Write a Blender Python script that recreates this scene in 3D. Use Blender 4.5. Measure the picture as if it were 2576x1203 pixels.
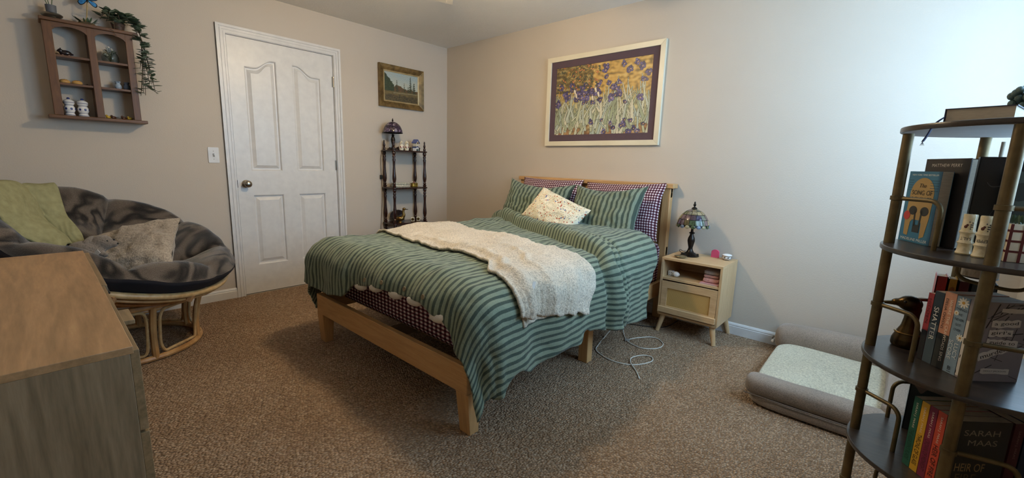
import bpy, bmesh, math, random
from mathutils import Vector, Matrix, noise
R = math.radians
PI = math.pi
for _o in list(bpy.data.objects):
    bpy.data.objects.remove(_o)
SC = bpy.context.scene
COL = SC.collection
random.seed(7)

# ------------------------------------------------------------------ camera
CAM_F, CAM_YAW, CAM_PITCH, CAM_ROLL = 1071.86, 0.729536, 0.173570, 0.029290
CAM_LOC = Vector((3.91016, -3.20580, 1.14180))
_d = Vector((-math.sin(CAM_YAW)*math.cos(CAM_PITCH), math.cos(CAM_YAW)*math.cos(CAM_PITCH), -math.sin(CAM_PITCH)))
_r = _d.cross(Vector((0, 0, 1))).normalized()
_u = _r.cross(_d)
_r2 = _r*math.cos(CAM_ROLL)+_u*math.sin(CAM_ROLL)
_u2 = _u*math.cos(CAM_ROLL)-_r*math.sin(CAM_ROLL)
cam_data = bpy.data.cameras.new('camera')
cam_data.sensor_width = 36.0
cam_data.lens = 36.0*CAM_F/2576.0
cam_data.clip_start = 0.02
cam = bpy.data.objects.new('camera', cam_data)
COL.objects.link(cam)
_m = Matrix((_r2, _u2, -_d)).transposed().to_4x4()
_m.translation = CAM_LOC
cam.matrix_world = _m
SC.camera = cam

# ------------------------------------------------------------------ world, light, exposure
ROOM_X, ROOM_Y, ROOM_Z = 4.42, -3.64, 2.381
WIN = (-1.85, -0.13, 0.98, 2.20)         # daylight window in the right wall: y0 y1 z0 z1
FAN = (1.887, -1.576)
SKY_STRENGTH = 10.5
LAMP_STRENGTH = 330.0
w = bpy.data.worlds.new('sky')
SC.world = w
w.use_nodes = True
_bg = w.node_tree.nodes['Background']
_bg.inputs[0].default_value = (0.46, 0.72, 1.0, 1)
_bg.inputs[1].default_value = SKY_STRENGTH
_pl = bpy.data.lights.new('window_portal', 'AREA')
_pl.shape = 'RECTANGLE'
_pl.size = WIN[3]-WIN[2]
_pl.size_y = WIN[1]-WIN[0]
_pl.cycles.is_portal = True
_po = bpy.data.objects.new('window_portal', _pl)
COL.objects.link(_po)
_po.location = (ROOM_X+0.10, (WIN[0]+WIN[1])/2, (WIN[2]+WIN[3])/2)
_po.rotation_euler = (0, R(90), 0)
SC.view_settings.view_transform = 'Standard'
SC.view_settings.look = 'None'
SC.view_settings.gamma = 1.0
SC.view_settings.use_curve_mapping = False
SC.view_settings.exposure = 0.22
try:
    SC.cycles.use_denoising = True
    SC.cycles.max_bounces = 10
    SC.cycles.diffuse_bounces = 6
except Exception:
    pass

# ------------------------------------------------------------------ materials
def lin(h):
    h = h.lstrip('#')
    out = []
    for i in (0, 2, 4):
        v = int(h[i:i+2], 16)/255.0
        out.append(v/12.92 if v <= 0.04045 else ((v+0.055)/1.055)**2.4)
    return (*out, 1.0)

MATS = {}
class NT:
    """small node-tree writer"""
    def __init__(s, name):
        s.m = bpy.data.materials.new(name)
        s.m.use_nodes = True
        s.t = s.m.node_tree
        s.b = s.t.nodes['Principled BSDF']
        s.out = s.t.nodes['Material Output']
    def n(s, typ, **kw):
        nd = s.t.nodes.new('ShaderNode'+typ)
        for k, v in kw.items():
            if k.startswith('i_'):
                nd.inputs[k[2:].replace('_', ' ')].default_value = v
            else:
                setattr(nd, k, v)
        return nd
    def l(s, a, b):
        s.t.links.new(a, b)
    def coord(s, kind='Object', scale=(1, 1, 1), rot=(0, 0, 0)):
        tc = s.n('TexCoord')
        mp = s.n('Mapping')
        mp.inputs['Scale'].default_value = scale
        mp.inputs['Rotation'].default_value = rot
        s.l(tc.outputs[kind], mp.inputs['Vector'])
        return mp.outputs['Vector']
    def noise(s, vec, scale, detail=4, rough=.55, dist=0):
        nd = s.n('TexNoise')
        nd.inputs['Scale'].default_value = scale
        nd.inputs['Detail'].default_value = detail
        nd.inputs['Roughness'].default_value = rough
        nd.inputs['Distortion'].default_value = dist
        s.l(vec, nd.inputs['Vector'])
        return nd.outputs['Fac']
    def ramp(s, fac, stops, mode='LINEAR'):
        nd = s.n('ValToRGB')
        cr = nd.color_ramp
        cr.interpolation = mode
        while len(cr.elements) < len(stops):
            cr.elements.new(0.5)
        for e, (p, c) in zip(cr.elements, stops):
            e.position = p
            e.color = lin(c) if isinstance(c, str) else (c, c, c, 1)
        s.l(fac, nd.inputs['Fac'])
        return nd.outputs['Color']
    def mix(s, fac, a, b, mode='MIX'):
        nd = s.n('Mix', data_type='RGBA', blend_type=mode)
        for sock, v in ((nd.inputs[0], fac), (nd.inputs[6], a), (nd.inputs[7], b)):
            if hasattr(v, 'is_output'):
                s.l(v, sock)
            elif isinstance(v, str):
                sock.default_value = lin(v)
            else:
                sock.default_value = v
        return nd.outputs[2]
    def math(s, op, a, b=0.0):
        nd = s.n('Math', operation=op)
        for sock, v in ((nd.inputs[0], a), (nd.inputs[1], b)):
            if hasattr(v, 'is_output'):
                s.l(v, sock)
            else:
                sock.default_value = v
        return nd.outputs[0]
    def bump(s, h, strength=.3, dist=.002):
        nd = s.n('Bump')
        nd.inputs['Strength'].default_value = strength
        nd.inputs['Distance'].default_value = dist
        s.l(h, nd.inputs['Height'])
        s.l(nd.outputs['Normal'], s.b.inputs['Normal'])
    def col(s, c):
        if hasattr(c, 'is_output'):
            s.l(c, s.b.inputs['Base Color'])
        else:
            s.b.inputs['Base Color'].default_value = lin(c)
    def done(s, rough=.5, metal=0, **kw):
        s.b.inputs['Roughness'].default_value = rough
        s.b.inputs['Metallic'].default_value = metal
        for k, v in kw.items():
            s.b.inputs[k.replace('_', ' ')].default_value = v
        MATS[s.m.name] = s.m
        return s.m

def M(name, c1, c2=None, rough=.5, metal=0, nscale=6, stretch=(1, 1, 1), bump=0, bscale=60, bdist=.002, lo=.35, hi=.65, **kw):
    if name in MATS:
        return MATS[name]
    t = NT(name)
    v = t.coord('Object', stretch)
    if c2:
        t.col(t.ramp(t.noise(v, nscale, 5), [(lo, c1), (hi, c2)]))
    else:
        t.col(t.ramp(t.noise(v, nscale*3, 3), [(.2, c1), (.8, shade(c1, .94))]))
    if bump:
        t.bump(t.noise(v, bscale, 3), bump, bdist)
    return t.done(rough, metal, **kw)

def shade(h, f):
    h = h.lstrip('#')
    return '#'+''.join('%02x' % max(0, min(255, int(int(h[i:i+2], 16)*f))) for i in (0, 2, 4))

def wood(name, c1, c2, axis='x', scale=1.0, rough=.45, bump=.12, c3=None):
    """straight to cathedral grain running along axis"""
    if name in MATS:
        return MATS[name]
    t = NT(name)
    st = {'x': (.09, 1, 1), 'y': (1, .09, 1), 'z': (1, 1, .09)}[axis]
    v = t.coord('Object', tuple(a*scale for a in st))
    n1 = t.noise(v, 9, 4, .6, .6)
    wv = t.n('TexNoise')
    wv.inputs['Scale'].default_value = 60
    wv.inputs['Detail'].default_value = 3
    t.l(v, wv.inputs['Vector'])
    rings = t.math('FRACT', t.math('MULTIPLY', n1, 9.0))
    rings = t.math('ABSOLUTE', t.math('SUBTRACT', rings, .5))
    fine = t.noise(v, 330, 3, .6)
    f = t.math('ADD', t.math('MULTIPLY', rings, .5), t.math('MULTIPLY', wv.outputs['Fac'], .5))
    f = t.math('ADD', f, t.math('MULTIPLY', t.math('SUBTRACT', fine, .3), .55))
    t.col(t.ramp(f, [(.25, c1), (.62, c2), (.85, c3 or c2)]))
    t.bump(f, bump, .001)
    return t.done(rough)

# wall paint with an orange-peel texture
t = NT('wall_paint')
v = t.coord('Object')
t.col(t.ramp(t.noise(v, 1.3, 3), [(.3, '#bfb4a6'), (.7, '#c4b9ab')]))
t.bump(t.noise(v, 130, 2, .5), .22, .003)
WALLM = t.done(.62)
t = NT('ceiling_paint')
v = t.coord('Object')
t.col(t.ramp(t.noise(v, 2, 3), [(.3, '#e6e2da'), (.7, '#ebe7e0')]))
nn = t.noise(v, 28, 5, .6, 1.5)
t.bump(t.ramp(nn, [(.45, 0.0), (.6, 1.0)]), .35, .004)
CEILM = t.done(.85)
WHITE = M('white_paint', '#dcdad7', rough=.35, bump=.05, bscale=90)
# looped berber carpet
t = NT('carpet_loops')
v = t.coord('Object', (1, 1, 1), (0, 0, R(24)))
vo = t.n('TexVoronoi')
vo.inputs['Scale'].default_value = 140
vo.inputs['Randomness'].default_value = .75
mp2 = t.n('Mapping')
mp2.inputs['Scale'].default_value = (1.0, .62, 1)
t.l(v, mp2.inputs['Vector'])
t.l(mp2.outputs['Vector'], vo.inputs['Vector'])
cellv = t.n('SeparateColor')
t.l(vo.outputs['Color'], cellv.inputs['Color'])
c1 = t.ramp(cellv.outputs[0], [(0, '#a18770'), (.35, '#b1987f'), (.7, '#c0a78f'), (1, '#d0bca6')])
big = t.ramp(t.noise(v, 2.2, 4), [(.3, '#e6dccf'), (.75, '#fffaf2')])
c2 = t.mix(1.0, c1, big, 'MULTIPLY')
edge = t.ramp(vo.outputs['Distance'], [(.25, 1.0), (.75, 0.0)])
c3 = t.mix(t.ramp(vo.outputs['Distance'], [(.45, 0.0), (.8, .6)]), c2, '#54443a')
t.col(c3)
t.bump(edge, 1.0, .008)
CARPET = t.done(.95, 0, Specular_IOR_Level=.1)

PINE = wood('pine_wood', '#b58c5c', '#c69d6b', 'x', .7, .45, .05, '#cfa876')
PINEZ = wood('pine_wood_upright', '#b48b5b', '#c59c6a', 'z', .7, .45, .05, '#cfa876')
OAKX = wood('pale_oak', '#b8966c', '#c9a97f', 'x', 1.1, .45, .05, '#d2b48c')
OAKZ = wood('pale_oak_upright', '#b5946c', '#c7a87f', 'z', 1.1, .45, .05, '#d0b38b')
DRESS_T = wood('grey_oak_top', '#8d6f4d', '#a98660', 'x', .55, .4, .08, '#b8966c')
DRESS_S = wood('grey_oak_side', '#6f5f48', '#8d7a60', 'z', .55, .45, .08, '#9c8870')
DARKW = wood('dark_mahogany', '#24130f', '#351c16', 'z', 1.5, .25, .05, '#43241a')
BROWNW = wood('red_brown_wood', '#553720', '#694627', 'z', 1.0, .4, .08, '#78532f')
SHELFW = wood('black_brown_board', '#2b2623', '#3d3632', 'x', 1.2, .3, .06, '#4a423d')
SHELFU = M('board_underside', '#aaa6a3', rough=.7)
BRASSP = M('antique_brass', '#574a31', '#6f6042', rough=.45, metal=.6, nscale=20, bump=.05, bscale=200)
BRASS = M('aged_brass', '#6a5230', '#94763f', rough=.3, metal=.9, nscale=7)
BRONZE = M('dark_bronze', '#1d1612', '#34281f', rough=.35, metal=.5, nscale=14)
NICKEL = M('satin_nickel', '#a8a094', rough=.28, metal=1)
BLACK = M('black_plastic', '#141414', rough=.4)
RATTAN = M('rattan_cane', '#a87a48', '#c79c66', rough=.4, nscale=20, stretch=(1, 1, .4), bump=.1, bscale=90)
RATTAN2 = M('rattan_cane_pale', '#b08a58', '#cbab7a', rough=.4, nscale=24)
PAPER = M('page_paper', '#b9ad9a', '#c9bda9', rough=.9, nscale=60, stretch=(1, 1, 8))
CERAM = M('cream_glaze', '#e4dbc4', rough=.16)
CERAMW = M('white_glaze', '#e6e6e6', rough=.14)
BLUEG = M('blue_glaze', '#2f3c78', rough=.2)
PLASTW = M('white_plastic', '#e8e6e2', rough=.3)

def cloth_stripe(name, light, dark, period, duty=.45, axis=0, seedrot=0.0):
    t = NT(name)
    tc = t.n('TexCoord')
    sp = t.n('SeparateXYZ')
    t.l(tc.outputs['UV'], sp.inputs[0])
    u = sp.outputs[axis]
    wob = t.noise(tc.outputs['UV'], 9, 2)
    u2 = t.math('ADD', u, t.math('MULTIPLY', t.math('SUBTRACT', wob, .5), .006))
    f = t.math('FRACT', t.math('DIVIDE', u2, period))
    st = t.ramp(f, [(0, light), (duty-.03, light), (duty+.03, dark), (.96, dark), (1, light)])
    sc = t.n('Mapping')
    sc.inputs['Scale'].default_value = (60, 160, 1) if axis == 1 else (160, 60, 1)
    t.l(tc.outputs['UV'], sc.inputs['Vector'])
    weave = t.noise(sc.outputs['Vector'], 6, 3)
    colv = t.mix(1.0, st, t.ramp(weave, [(.3, '#c4c4c4'), (.7, '#ffffff')]), 'MULTIPLY')
    t.col(colv)
    t.bump(t.noise(tc.outputs['UV'], 46, 4, .6, .8), .55, .006)
    return t.done(.9, 0, Specular_IOR_Level=.15, Sheen_Weight=.15)
DUVETM = cloth_stripe('green_stripe_cloth', '#8d9a85', '#4c5a50', .0315, .54)
PILLOWM = cloth_stripe('green_stripe_pillowcase', '#8a9784', '#4c5a50', .040, .52)

def gingham(name, light, mid, dark, period):
    t = NT(name)
    tc = t.n('TexCoord')
    sp = t.n('SeparateXYZ')
    t.l(tc.outputs['UV'], sp.inputs[0])
    fs = []
    for ax in (0, 1):
        f = t.math('FRACT', t.math('DIVIDE', sp.outputs[ax], period))
        fs.append(t.math('GREATER_THAN', f, .5))
    s = t.math('MULTIPLY', t.math('ADD', fs[0], fs[1]), .5)
    t.col(t.ramp(s, [(0, light), (.25, mid), (.75, dark)], 'CONSTANT'))
    t.bump(t.noise(tc.outputs['UV'], 30, 3), .4, .004)
    return t.done(.9, 0, Specular_IOR_Level=.1)
GINGH = gingham('gingham_cloth', '#d9d2d2', '#7a4c56', '#331a24', .020)

def floral(name):
    t = NT(name)
    tc = t.n('TexCoord')
    base = '#e0d8c2'
    col = None
    prev = base
    for sc, thr, c in ((70, .20, '#93a08c'), (95, .2, '#7f7a5a'), (34, .17, '#a85a48'), (26, .13, '#55608a'), (42, .15, '#c48a52')):
        vo = t.n('TexVoronoi')
        vo.inputs['Scale'].default_value = sc
        mp = t.n('Mapping')
        mp.inputs['Location'].default_value = (sc*.37, sc*.11, 0)
        t.l(tc.outputs['UV'], mp.inputs['Vector'])
        t.l(mp.outputs['Vector'], vo.inputs['Vector'])
        prev = t.mix(t.ramp(vo.outputs['Distance'], [(thr, 1.0), (thr+.06, 0.0)]), prev, c)
    t.col(prev)
    t.bump(t.noise(tc.outputs['UV'], 20, 3), .4, .004)
    return t.done(.9, 0, Specular_IOR_Level=.1)
FLORAL = floral('ditsy_floral_cloth')

def fleece(name, c1, c2, scale=160, strength=.9, dist=.006, big=3):
    if name in MATS:
        return MATS[name]
    t = NT(name)
    v = t.coord('Object')
    a = t.ramp(t.noise(v, big, 4), [(.35, c1), (.65, c2)])
    n = t.noise(v, scale, 3, .7)
    t.col(t.mix(1.0, a, t.ramp(n, [(.3, '#b8b8b8'), (.6, '#ffffff')]), 'MULTIPLY'))
    t.bump(n, strength, dist)
    return t.done(.95, 0, Specular_IOR_Level=.1, Sheen_Weight=.3)
SHERPA = fleece('cream_sherpa', '#d6cab5', '#e3d8c5', 120, 1.0, .006)
SHERPAG = fleece('oatmeal_sherpa', '#a39584', '#b7a997', 110, 1.0, .006)
SHERPAD = fleece('dogbed_sherpa', '#c9c4ad', '#d6d1ba', 120, .9, .006)
TAUPE = fleece('taupe_plush', '#8e8073', '#9b8d80', 260, .4, .002)
PLUSHG = fleece('grey_plush', '#7d736a', '#92887e', 190, .9, .004)

# ------------------------------------------------------------------ geometry helpers
class G:
    def __init__(s):
        s.v = []
        s.f = []
        s.uv = None
    def box(s, x0, x1, y0, y1, z0, z1):
        b = len(s.v)
        s.v += [(x0, y0, z0), (x1, y0, z0), (x1, y1, z0), (x0, y1, z0), (x0, y0, z1), (x1, y0, z1), (x1, y1, z1), (x0, y1, z1)]
        s.f += [tuple(b+i for i in q) for q in ((0, 3, 2, 1), (4, 5, 6, 7), (0, 1, 5, 4), (1, 2, 6, 5), (2, 3, 7, 6), (3, 0, 4, 7))]
        return s
    def hexa(s, bot, top):
        b = len(s.v)
        s.v += [tuple(p) for p in bot]+[tuple(p) for p in top]
        s.f += [tuple(b+i for i in q) for q in ((0, 3, 2, 1), (4, 5, 6, 7), (0, 1, 5, 4), (1, 2, 6, 5), (2, 3, 7, 6), (3, 0, 4, 7))]
        return s
    def lathe(s, prof, at=(0, 0, 0), seg=24, mat=None, sx=1, sy=1):
        b = len(s.v)
        n = len(prof)
        for i in range(seg):
            a = 2*PI*i/seg
            for r, z in prof:
                p = Vector((r*math.cos(a)*sx, r*math.sin(a)*sy, z))
                if mat:
                    p = mat @ p
                s.v.append(tuple(p+Vector(at)))
        for i in range(seg):
            j = (i+1) % seg
            for k in range(n-1):
                s.f.append((b+i*n+k, b+j*n+k, b+j*n+k+1, b+i*n+k+1))
        if prof[0][0] > 1e-6:
            s.f.append(tuple(b+i*n for i in reversed(range(seg))))
        if prof[-1][0] > 1e-6:
            s.f.append(tuple(b+i*n+n-1 for i in range(seg)))
        return s
    def tube(s, pts, r, closed=False, seg=8, rfn=None):
        pts = [Vector(p) for p in pts]
        n = len(pts)
        b = len(s.v)
        nrm = None
        for i, p in enumerate(pts):
            if closed:
                tg = pts[(i+1) % n]-pts[i-1]
            else:
                tg = pts[min(i+1, n-1)]-pts[max(i-1, 0)]
            tg.normalize()
            if nrm is None:
                nrm = tg.orthogonal().normalized()
            else:
                nrm = (nrm-tg*nrm.dot(tg))
                nrm = nrm.normalized() if nrm.length > 1e-6 else tg.orthogonal().normalized()
            bn = tg.cross(nrm)
            rr = rfn(i/(n-1)) if rfn else r
            for k in range(seg):
                a = 2*PI*k/seg
                s.v.append(tuple(p+nrm*math.cos(a)*rr+bn*math.sin(a)*rr))
        m = n if closed else n-1
        for i in range(m):
            j = (i+1) % n
            for k in range(seg):
                l = (k+1) % seg
                s.f.append((b+i*seg+k, b+i*seg+l, b+j*seg+l, b+j*seg+k))
        if not closed:
            s.f.append(tuple(b+k for k in reversed(range(seg))))
            s.f.append(tuple(b+(n-1)*seg+k for k in range(seg)))
        return s
    def ball(s, c, rad, seg=14, rings=9, mat=None):
        if not hasattr(rad, '__len__'):
            rad = (rad, rad, rad)
        b = len(s.v)
        c = Vector(c)
        def add(p):
            p = Vector((p[0]*rad[0], p[1]*rad[1], p[2]*rad[2]))
            if mat:
                p = mat @ p
            s.v.append(tuple(c+p))
        add((0, 0, -1))
        for i in range(1, rings):
            ph = -PI/2+PI*i/rings
            for k in range(seg):
                a = 2*PI*k/seg
                add((math.cos(ph)*math.cos(a), math.cos(ph)*math.sin(a), math.sin(ph)))
        add((0, 0, 1))
        top = len(s.v)-1
        for k in range(seg):
            l = (k+1) % seg
            s.f.append((b, b+1+l, b+1+k))
            for i in range(rings-2):
                s.f.append((b+1+i*seg+k, b+1+i*seg+l, b+1+(i+1)*seg+l, b+1+(i+1)*seg+k))
            s.f.append((top, b+1+(rings-2)*seg+k, b+1+(rings-2)*seg+l))
        return s
    def grid(s, nu, nv, fn, closeu=False, uvfn=None):
        b = len(s.v)
        if uvfn and s.uv is None:
            s.uv = {}
        for i in range(nu+(0 if closeu else 1)):
            for j in range(nv+1):
                s.v.append(tuple(fn(i/nu, j/nv)))
        def idx(i, j):
            return b+(i % nu if closeu else i)*(nv+1)+j
        for i in range(nu):
            for j in range(nv):
                s.f.append((idx(i, j), idx(i+1, j), idx(i+1, j+1), idx(i, j+1)))
                if uvfn:
                    s.uv[len(s.f)-1] = [uvfn(i/nu, j/nv), uvfn((i+1)/nu, j/nv), uvfn((i+1)/nu, (j+1)/nv), uvfn(i/nu, (j+1)/nv)]
        return s
    def xf(s, m):
        s.v = [tuple(m @ Vector(p)) for p in s.v]
        return s
    def mesh(s, name, mat, smooth=True, angle=40):
        me = bpy.data.meshes.new(name)
        me.from_pydata(s.v, [], s.f)
        if mat:
            me.materials.append(mat)
        if s.uv is not None:
            ul = me.uv_layers.new(name='UVMap')
            for p in me.polygons:
                q = s.uv.get(p.index)
                if q:
                    for li, c in zip(p.loop_indices, q):
                        ul.data[li].uv = c
        if smooth:
            me.polygons.foreach_set('use_smooth', [True]*len(me.polygons))
            me.set_sharp_from_angle(angle=R(angle))
        me.update()
        return me
    def build(s, name, mat, parent=None, smooth=True, bevel=0, solid=0, sub=0, angle=40, label=None, loc=None):
        o = bpy.data.objects.new(name, s.mesh(name, mat, smooth, angle))
        return fin(o, parent, bevel, solid, sub, label, loc)

def fin(o, parent=None, bevel=0, solid=0, sub=0, label=None, loc=None):
    COL.objects.link(o)
    if parent:
        o.parent = parent
    if loc is not None:
        o.location = loc
    if solid:
        md = o.modifiers.new('thickness', 'SOLIDIFY')
        md.thickness = solid
        md.offset = 0
    if bevel:
        md = o.modifiers.new('bevel', 'BEVEL')
        md.width = bevel
        md.segments = 2
        md.limit_method = 'ANGLE'
        md.harden_normals = False
    if sub:
        md = o.modifiers.new('sub', 'SUBSURF')
        md.levels = sub
        md.render_levels = sub
    if label:
        o['label'] = label
    return o

def thing(name, label, cat, loc=(0, 0, 0), rz=0, group=None, mat3=None):
    o = bpy.data.objects.new(name, None)
    o.empty_display_size = .05
    COL.objects.link(o)
    if mat3 is not None:
        mm = mat3.to_4x4()
        mm.translation = Vector(loc)
        o.matrix_world = mm
    else:
        o.location = loc
        o.rotation_euler = (0, 0, rz)
    return tag(o, label, cat, group)

def tag(o, label, cat, group=None, kind=None):
    if label:
        o['label'] = label
    if cat:
        o['category'] = cat
    if group:
        o['group'] = group
    if kind:
        o['kind'] = kind
    return o

def struct(o):
    o['kind'] = 'structure'
    return o

def shape2d(outer, holes=(), depth=.01, bevel=0):
    """filled flat polygon with holes, extruded to depth (z 0..depth), as a G-less mesh"""
    cu = bpy.data.curves.new('s', 'CURVE')
    cu.dimensions = '2D'
    cu.fill_mode = 'BOTH'
    cu.extrude = depth/2-bevel
    cu.bevel_depth = bevel
    cu.bevel_resolution = 1
    if bevel:
        cu.offset = -bevel
    for pl in [outer]+list(holes):
        sp = cu.splines.new('POLY')
        sp.points.add(len(pl)-1)
        for p, q in zip(sp.points, pl):
            p.co = (q[0], q[1], 0, 1)
        sp.use_cyclic_u = True
    ob = bpy.data.objects.new('s', cu)
    me = bpy.data.meshes.new_from_object(ob)
    bpy.data.objects.remove(ob)
    bpy.data.curves.remove(cu)
    for vv in me.vertices:
        vv.co.z += depth/2
    return me

def frame_mat(right, up, loc):
    right = Vector(right).normalized()
    up = Vector(up).normalized()
    n = right.cross(up)
    m = Matrix((right, up, n)).transposed().to_4x4()
    m.translation = Vector(loc)
    return m

def flat(name, me, mat, parent=None, m=None, bevel=0, smooth=True):
    me.name = name
    if m is not None:
        me.transform(m)
    me.materials.clear()
    me.materials.append(mat)
    if smooth:
        me.polygons.foreach_set('use_smooth', [True]*len(me.polygons))
        me.set_sharp_from_angle(angle=R(35))
    o = bpy.data.objects.new(name, me)
    return fin(o, parent, bevel)

def text(body, mat, parent, m, width=None, height=None, align='CENTER', name='lettering', depth=.0003, vshear=0, spacing=1.0):
    """lettering laid flat on a face; m = frame_mat(right, up, position of the text centre)"""
    cu = bpy.data.curves.new('t', 'FONT')
    cu.body = body
    cu.size = 1
    cu.extrude = 0.0
    cu.resolution_u = 3
    cu.space_character = spacing
    cu.shear = vshear
    ob = bpy.data.objects.new('t', cu)
    me = bpy.data.meshes.new_from_object(ob)
    bpy.data.objects.remove(ob)
    bpy.data.curves.remove(cu)
    xs = [q.co.x for q in me.vertices]
    ys = [q.co.y for q in me.vertices]
    if not xs:
        return None
    w0, h0 = max(xs)-min(xs), max(ys)-min(ys)
    sx = width/w0 if width else height/h0
    sy = height/h0 if height else sx
    for q in me.vertices:
        q.co.x = (q.co.x-(max(xs)+min(xs))/2)*sx
        q.co.y = (q.co.y-(max(ys)+min(ys))/2)*sy
        q.co.z = depth
    return flat(name, me, mat, parent, m, smooth=False)

def rrect(w, h, r, n=5):
    pts = []
    for cx, cy, a0 in ((w/2-r, h/2-r, 0), (-w/2+r, h/2-r, 90), (-w/2+r, -h/2+r, 180), (w/2-r, -h/2+r, 270)):
        for i in range(n+1):
            a = R(a0+90*i/n)
            pts.append((cx+r*math.cos(a), cy+r*math.sin(a)))
    return pts

def rect(x0, x1, y0, y1):
    return [(x0, y0), (x1, y0), (x1, y1), (x0, y1)]

def nz(x, y, z=0.0):
    return noise.noise(Vector((x, y, z)))

def catmull(pts, n=8, closed=False):
    P = [Vector(p) for p in pts]
    out = []
    m = len(P)
    for i in range(m if closed else m-1):
        p0 = P[i-1] if (i > 0 or closed) else P[0]
        p1 = P[i]
        p2 = P[(i+1) % m]
        p3 = P[(i+2) % m] if (closed or i+2 < m) else P[-1]
        for k in range(n):
            tt = k/n
            out.append(.5*((2*p1)+(p2-p0)*tt+(2*p0-5*p1+4*p2-p3)*tt*tt+(3*p1-p0-3*p2+p3)*tt**3))
    if not closed:
        out.append(P[-1])
    return out

def copy_tree(o, parent=None):
    c = o.copy()
    COL.objects.link(c)
    c.parent = parent
    for ch in list(o.children):
        copy_tree(ch, c)
    return c

# ================================================================== the setting
LEFT = lambda x: frame_mat((0, 1, 0), (0, 0, 1), (x, 0, 0))      # plane coords (y, z), facing +x
BACK = lambda y: frame_mat((1, 0, 0), (0, 0, 1), (0, y, 0))      # plane coords (x, z), facing -y
RIGHT = lambda x: frame_mat((0, -1, 0), (0, 0, 1), (x, 0, 0))    # plane coords (-y, z), facing -x
struct(G().box(-.1, ROOM_X+.1, ROOM_Y-.1, .1, -.1, 0).build('floor', CARPET, smooth=False))
struct(G().box(-.1, ROOM_X+.1, ROOM_Y-.1, .1, ROOM_Z, ROOM_Z+.1).build('ceiling', CEILM, smooth=False))
DY0, DY1, DZ1 = -2.129, -1.312, 2.045
struct(flat('wall_left', shape2d(rect(ROOM_Y-.1, 0, 0, ROOM_Z), [rect(DY0-.012, DY1+.012, 0.001, DZ1+.012)], .1), WALLM, None, LEFT(-.1), smooth=False))
struct(G().box(-.1, ROOM_X+.1, 0, .1, 0, ROOM_Z).build('wall_back', WALLM, smooth=False))
struct(flat('wall_right', shape2d(rect(0, -ROOM_Y+.1, 0, ROOM_Z), [rect(-WIN[1], -WIN[0], WIN[2], WIN[3])], .1), WALLM, None, RIGHT(ROOM_X+.1), smooth=False))
struct(G().box(0, ROOM_X, ROOM_Y-.1, ROOM_Y, 0, ROOM_Z).build('wall_front', WALLM, smooth=False))

# window in the right wall (beside the photograph's edge): frame, sash bars, panes, sill
wr = thing('window_1', None, None, (ROOM_X, 0, 0))
struct(wr)
wy0, wy1, wz0, wz1 = WIN
def wpoly(a, b, c, d):
    return rect(-b, -a, c, d)
flat('window_frame', shape2d(wpoly(wy0, wy1, wz0, wz1), [wpoly(wy0+.04, wy1-.04, wz0+.04, wz1-.04)], .06), WHITE, wr, frame_mat((0, -1, 0), (0, 0, 1), (.08, 0, 0)))
ym = (wy0+wy1)/2
G().box(.03, .07, ym-.02, ym+.02, wz0+.04, wz1-.04).build('sash_bar', WHITE, wr)
t = NT('window_glass')
tr = t.n('BsdfTransparent')
gl = t.n('BsdfGlossy')
gl.inputs['Roughness'].default_value = .02
mx = t.n('MixShader')
mx.inputs[0].default_value = .06
t.l(tr.outputs[0], mx.inputs[1])
t.l(gl.outputs[0], mx.inputs[2])
t.l(mx.outputs[0], t.out.inputs['Surface'])
GLASSW = t.done()
for a, b in ((wy0+.04, ym-.02), (ym+.02, wy1-.04)):
    G().box(.048, .052, a, b, wz0+.04, wz1-.04).build('pane', GLASSW, wr, smooth=False)
G().box(-.03, .06, wy0-.03, wy1+.03, wz0-.025, wz0).build('window_sill', WHITE, wr, bevel=.004)

# door
dr = struct(thing('door_1', 'white four-panel door with arched upper panels', None, (0, 0, 0)))
pans = [None, None, rect(-2.021, -1.784, .247, .832), rect(-1.661, -1.424, .247, .832)]
pans[0] = [(-2.021, 1.029), (-1.784, 1.029)] + [(-1.784+(-2.021+1.784)*k/14, 1.838+.072*(.5+.5*math.cos(PI*min(1, max(0, (k/14-.12)/.6))))) for k in range(15)]
pans[1] = [(-3.445-p[0], p[1]) for p in reversed(pans[0])]
G().box(-.045, -.022, DY0, DY1, .008, DZ1).build('leaf_core', WHITE, dr, smooth=False)
def inset(pl, d):
    n = len(pl)
    area = sum(pl[i][0]*pl[(i+1) % n][1]-pl[(i+1) % n][0]*pl[i][1] for i in range(n))
    sg = 1 if area > 0 else -1
    out = []
    for i in range(n):
        a, b, c = Vector(pl[i-1]), Vector(pl[i]), Vector(pl[(i+1) % n])
        e1, e2 = (b-a).normalized(), (c-b).normalized()
        n1, n2 = Vector((-e1.y, e1.x))*sg, Vector((-e2.y, e2.x))*sg
        m = (n1+n2)
        m = m/max(.3, m.dot(n1))
        out.append(tuple(b+m*d))
    return out
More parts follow.
